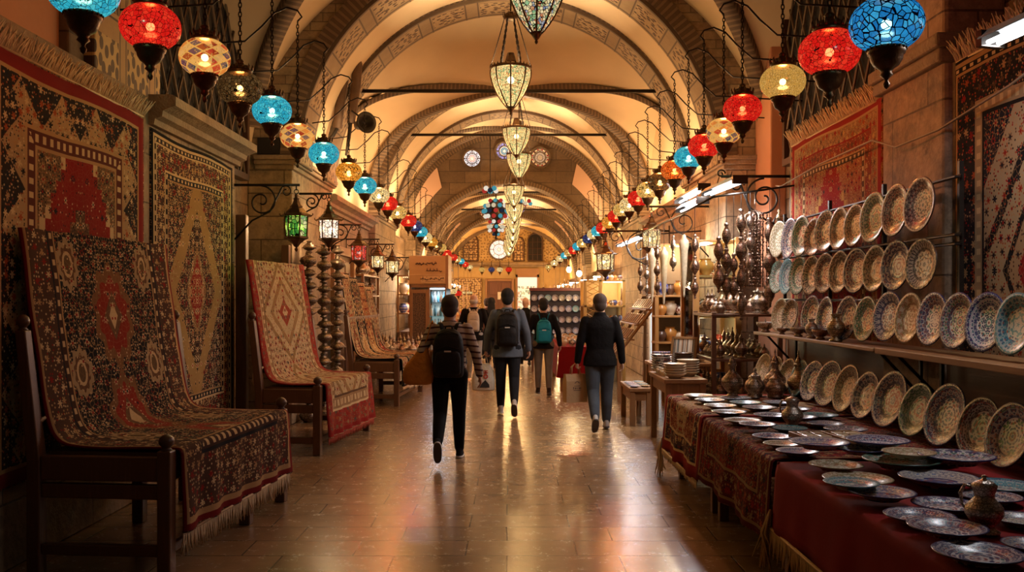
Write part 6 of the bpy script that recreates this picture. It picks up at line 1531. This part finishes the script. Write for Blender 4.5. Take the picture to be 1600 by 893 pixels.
# ------------------------------------------------------------------ bent stove pipe and horn loudspeaker high on the left pier
d=13.6
q=[P(a,b,d) for a,b in ((527,200),(533,150),(540,104),(546,86),(553,84),(558,100),(556,135),(551,170),(548,192))]
pp=thing('stove_pipe','thick bent rusty pipe high on the left side of the first vault','pipe',(0,0,0))
MB().tube(q,[.07,.075,.08,.085,.085,.08,.075,.07,.06],14).build('pipe',flat('rusty_pipe',(.10,.055,.03),.6,.4,.4,8,.4,.008),pp,True)
MB().tube([P(548,190,d),P(545,215,d),P(541,243,d)],[.03,.03,.02],8).tube([P(548,190,d),P(570,196,d)],.02,8).tube([P(527,200,d),P(520,212,d),P(514,218,d)],.03,8).build('pipe_stay',M_iron,pp)
hx=P(570,192,13.2); hn=thing('horn_loudspeaker','dark round horn loudspeaker beside the bent pipe','loudspeaker',hx,math.radians(35))
R_=Matrix.Rotation(PI/2,4,'X')
MB().lathe([(.03,-.14),(.05,-.10),(.07,-.05),(.10,-.0),(.15,.05),(.16,.055),(.155,.065),(.09,.01),(.0,-.04)],28,m=R_).build('horn',M_iron,hn,True)
MB().lathe([(0,-.26),(.06,-.25),(.07,-.2),(.06,-.14),(0,-.13)],18,m=R_).build('driver',M_iron,hn,True)
MB().tube([(0,.12,0),(-.02,.15,.12),(-.12,.2,.2)],.015,6).build('mount',M_iron,hn)
# ------------------------------------------------------------------ wiring slung along the right wall
w=MB().tube([(3.08,4.5,3.2),(3.02,5.4,2.98),(3.02,6.3,2.88),(2.98,6.9,2.86),(3.0,7.4,3.0),(2.98,8.6,2.98),(2.98,9.8,2.92),(3.1,10.4,3.0)],.008,6)
tag(w.build('cable',flat('pale_cable',(.30,.22,.15),.6),None,True),'thin pale cable sagging along the wall above the rows of plates','cable')

# ------------------------------------------------------------------ up-lights on the pier tops that wash the vaults
def uplight(x,y,z,e,size=.35,tilt=46):
    l=bpy.data.lights.new('vault_uplight','AREA'); l.shape='SQUARE'; l.size=size; l.energy=e; l.color=(1,.66,.34); l.spread=math.radians(170)
    o=bpy.data.objects.new('vault_uplight',l); COL.objects.link(o); o.location=(x,y,z); o.rotation_euler=(0,math.radians(180-(tilt if x<0 else -tilt)),0)
for s_ in (-1,1):
    for (yy,zz,e) in ((9.6,3.95,6),(11.3,3.9,9),(13.3,3.75,26),(15.3,3.7,62),(17.0,3.7,66),(18.8,3.7,62),(21.2,3.75,55),(23.8,3.7,70),(25.6,3.7,70),(28.6,3.3,55),(31,3.3,55),(34.6,3.3,55),(39.5,3.2,75),(43.5,3.2,75)):
        uplight(s_*2.45,yy,zz,e*.36,.6)
# ================================================================== CAMERA, WORLD
cam=bpy.data.cameras.new('camera'); co=bpy.data.objects.new('camera',cam); COL.objects.link(co)
co.location=(0,0,EYE); co.rotation_euler=(PI/2,0,0); cam.sensor_width=36; cam.lens=F/1600*36; cam.shift_x=(800-VX)/1600; cam.shift_y=(VY-446.5)/1600
cam.clip_end=200; cam.clip_start=.05; sc.camera=co
w=bpy.data.worlds.new('dim_hall'); w.use_nodes=True; b=w.node_tree.nodes['Background']; b.inputs[0].default_value=(1,.62,.34,1); b.inputs[1].default_value=.02; sc.world=w
sc.view_settings.view_transform='Standard'; sc.view_settings.look='None'; sc.view_settings.gamma=1; sc.view_settings.exposure=0.14; sc.view_settings.use_curve_mapping=False
cy=sc.cycles; cy.max_bounces=5; cy.diffuse_bounces=3; cy.glossy_bounces=2; cy.transparent_max_bounces=10; cy.transmission_bounces=2; cy.sample_clamp_indirect=4; cy.sample_clamp_direct=0
cy.use_denoising=True; cy.denoiser='OPENIMAGEDENOISE'; cy.denoising_input_passes='RGB_ALBEDO_NORMAL'; cy.caustics_reflective=False; cy.caustics_refractive=False; cy.use_light_tree=True
cy.use_adaptive_sampling=True; cy.adaptive_threshold=.015
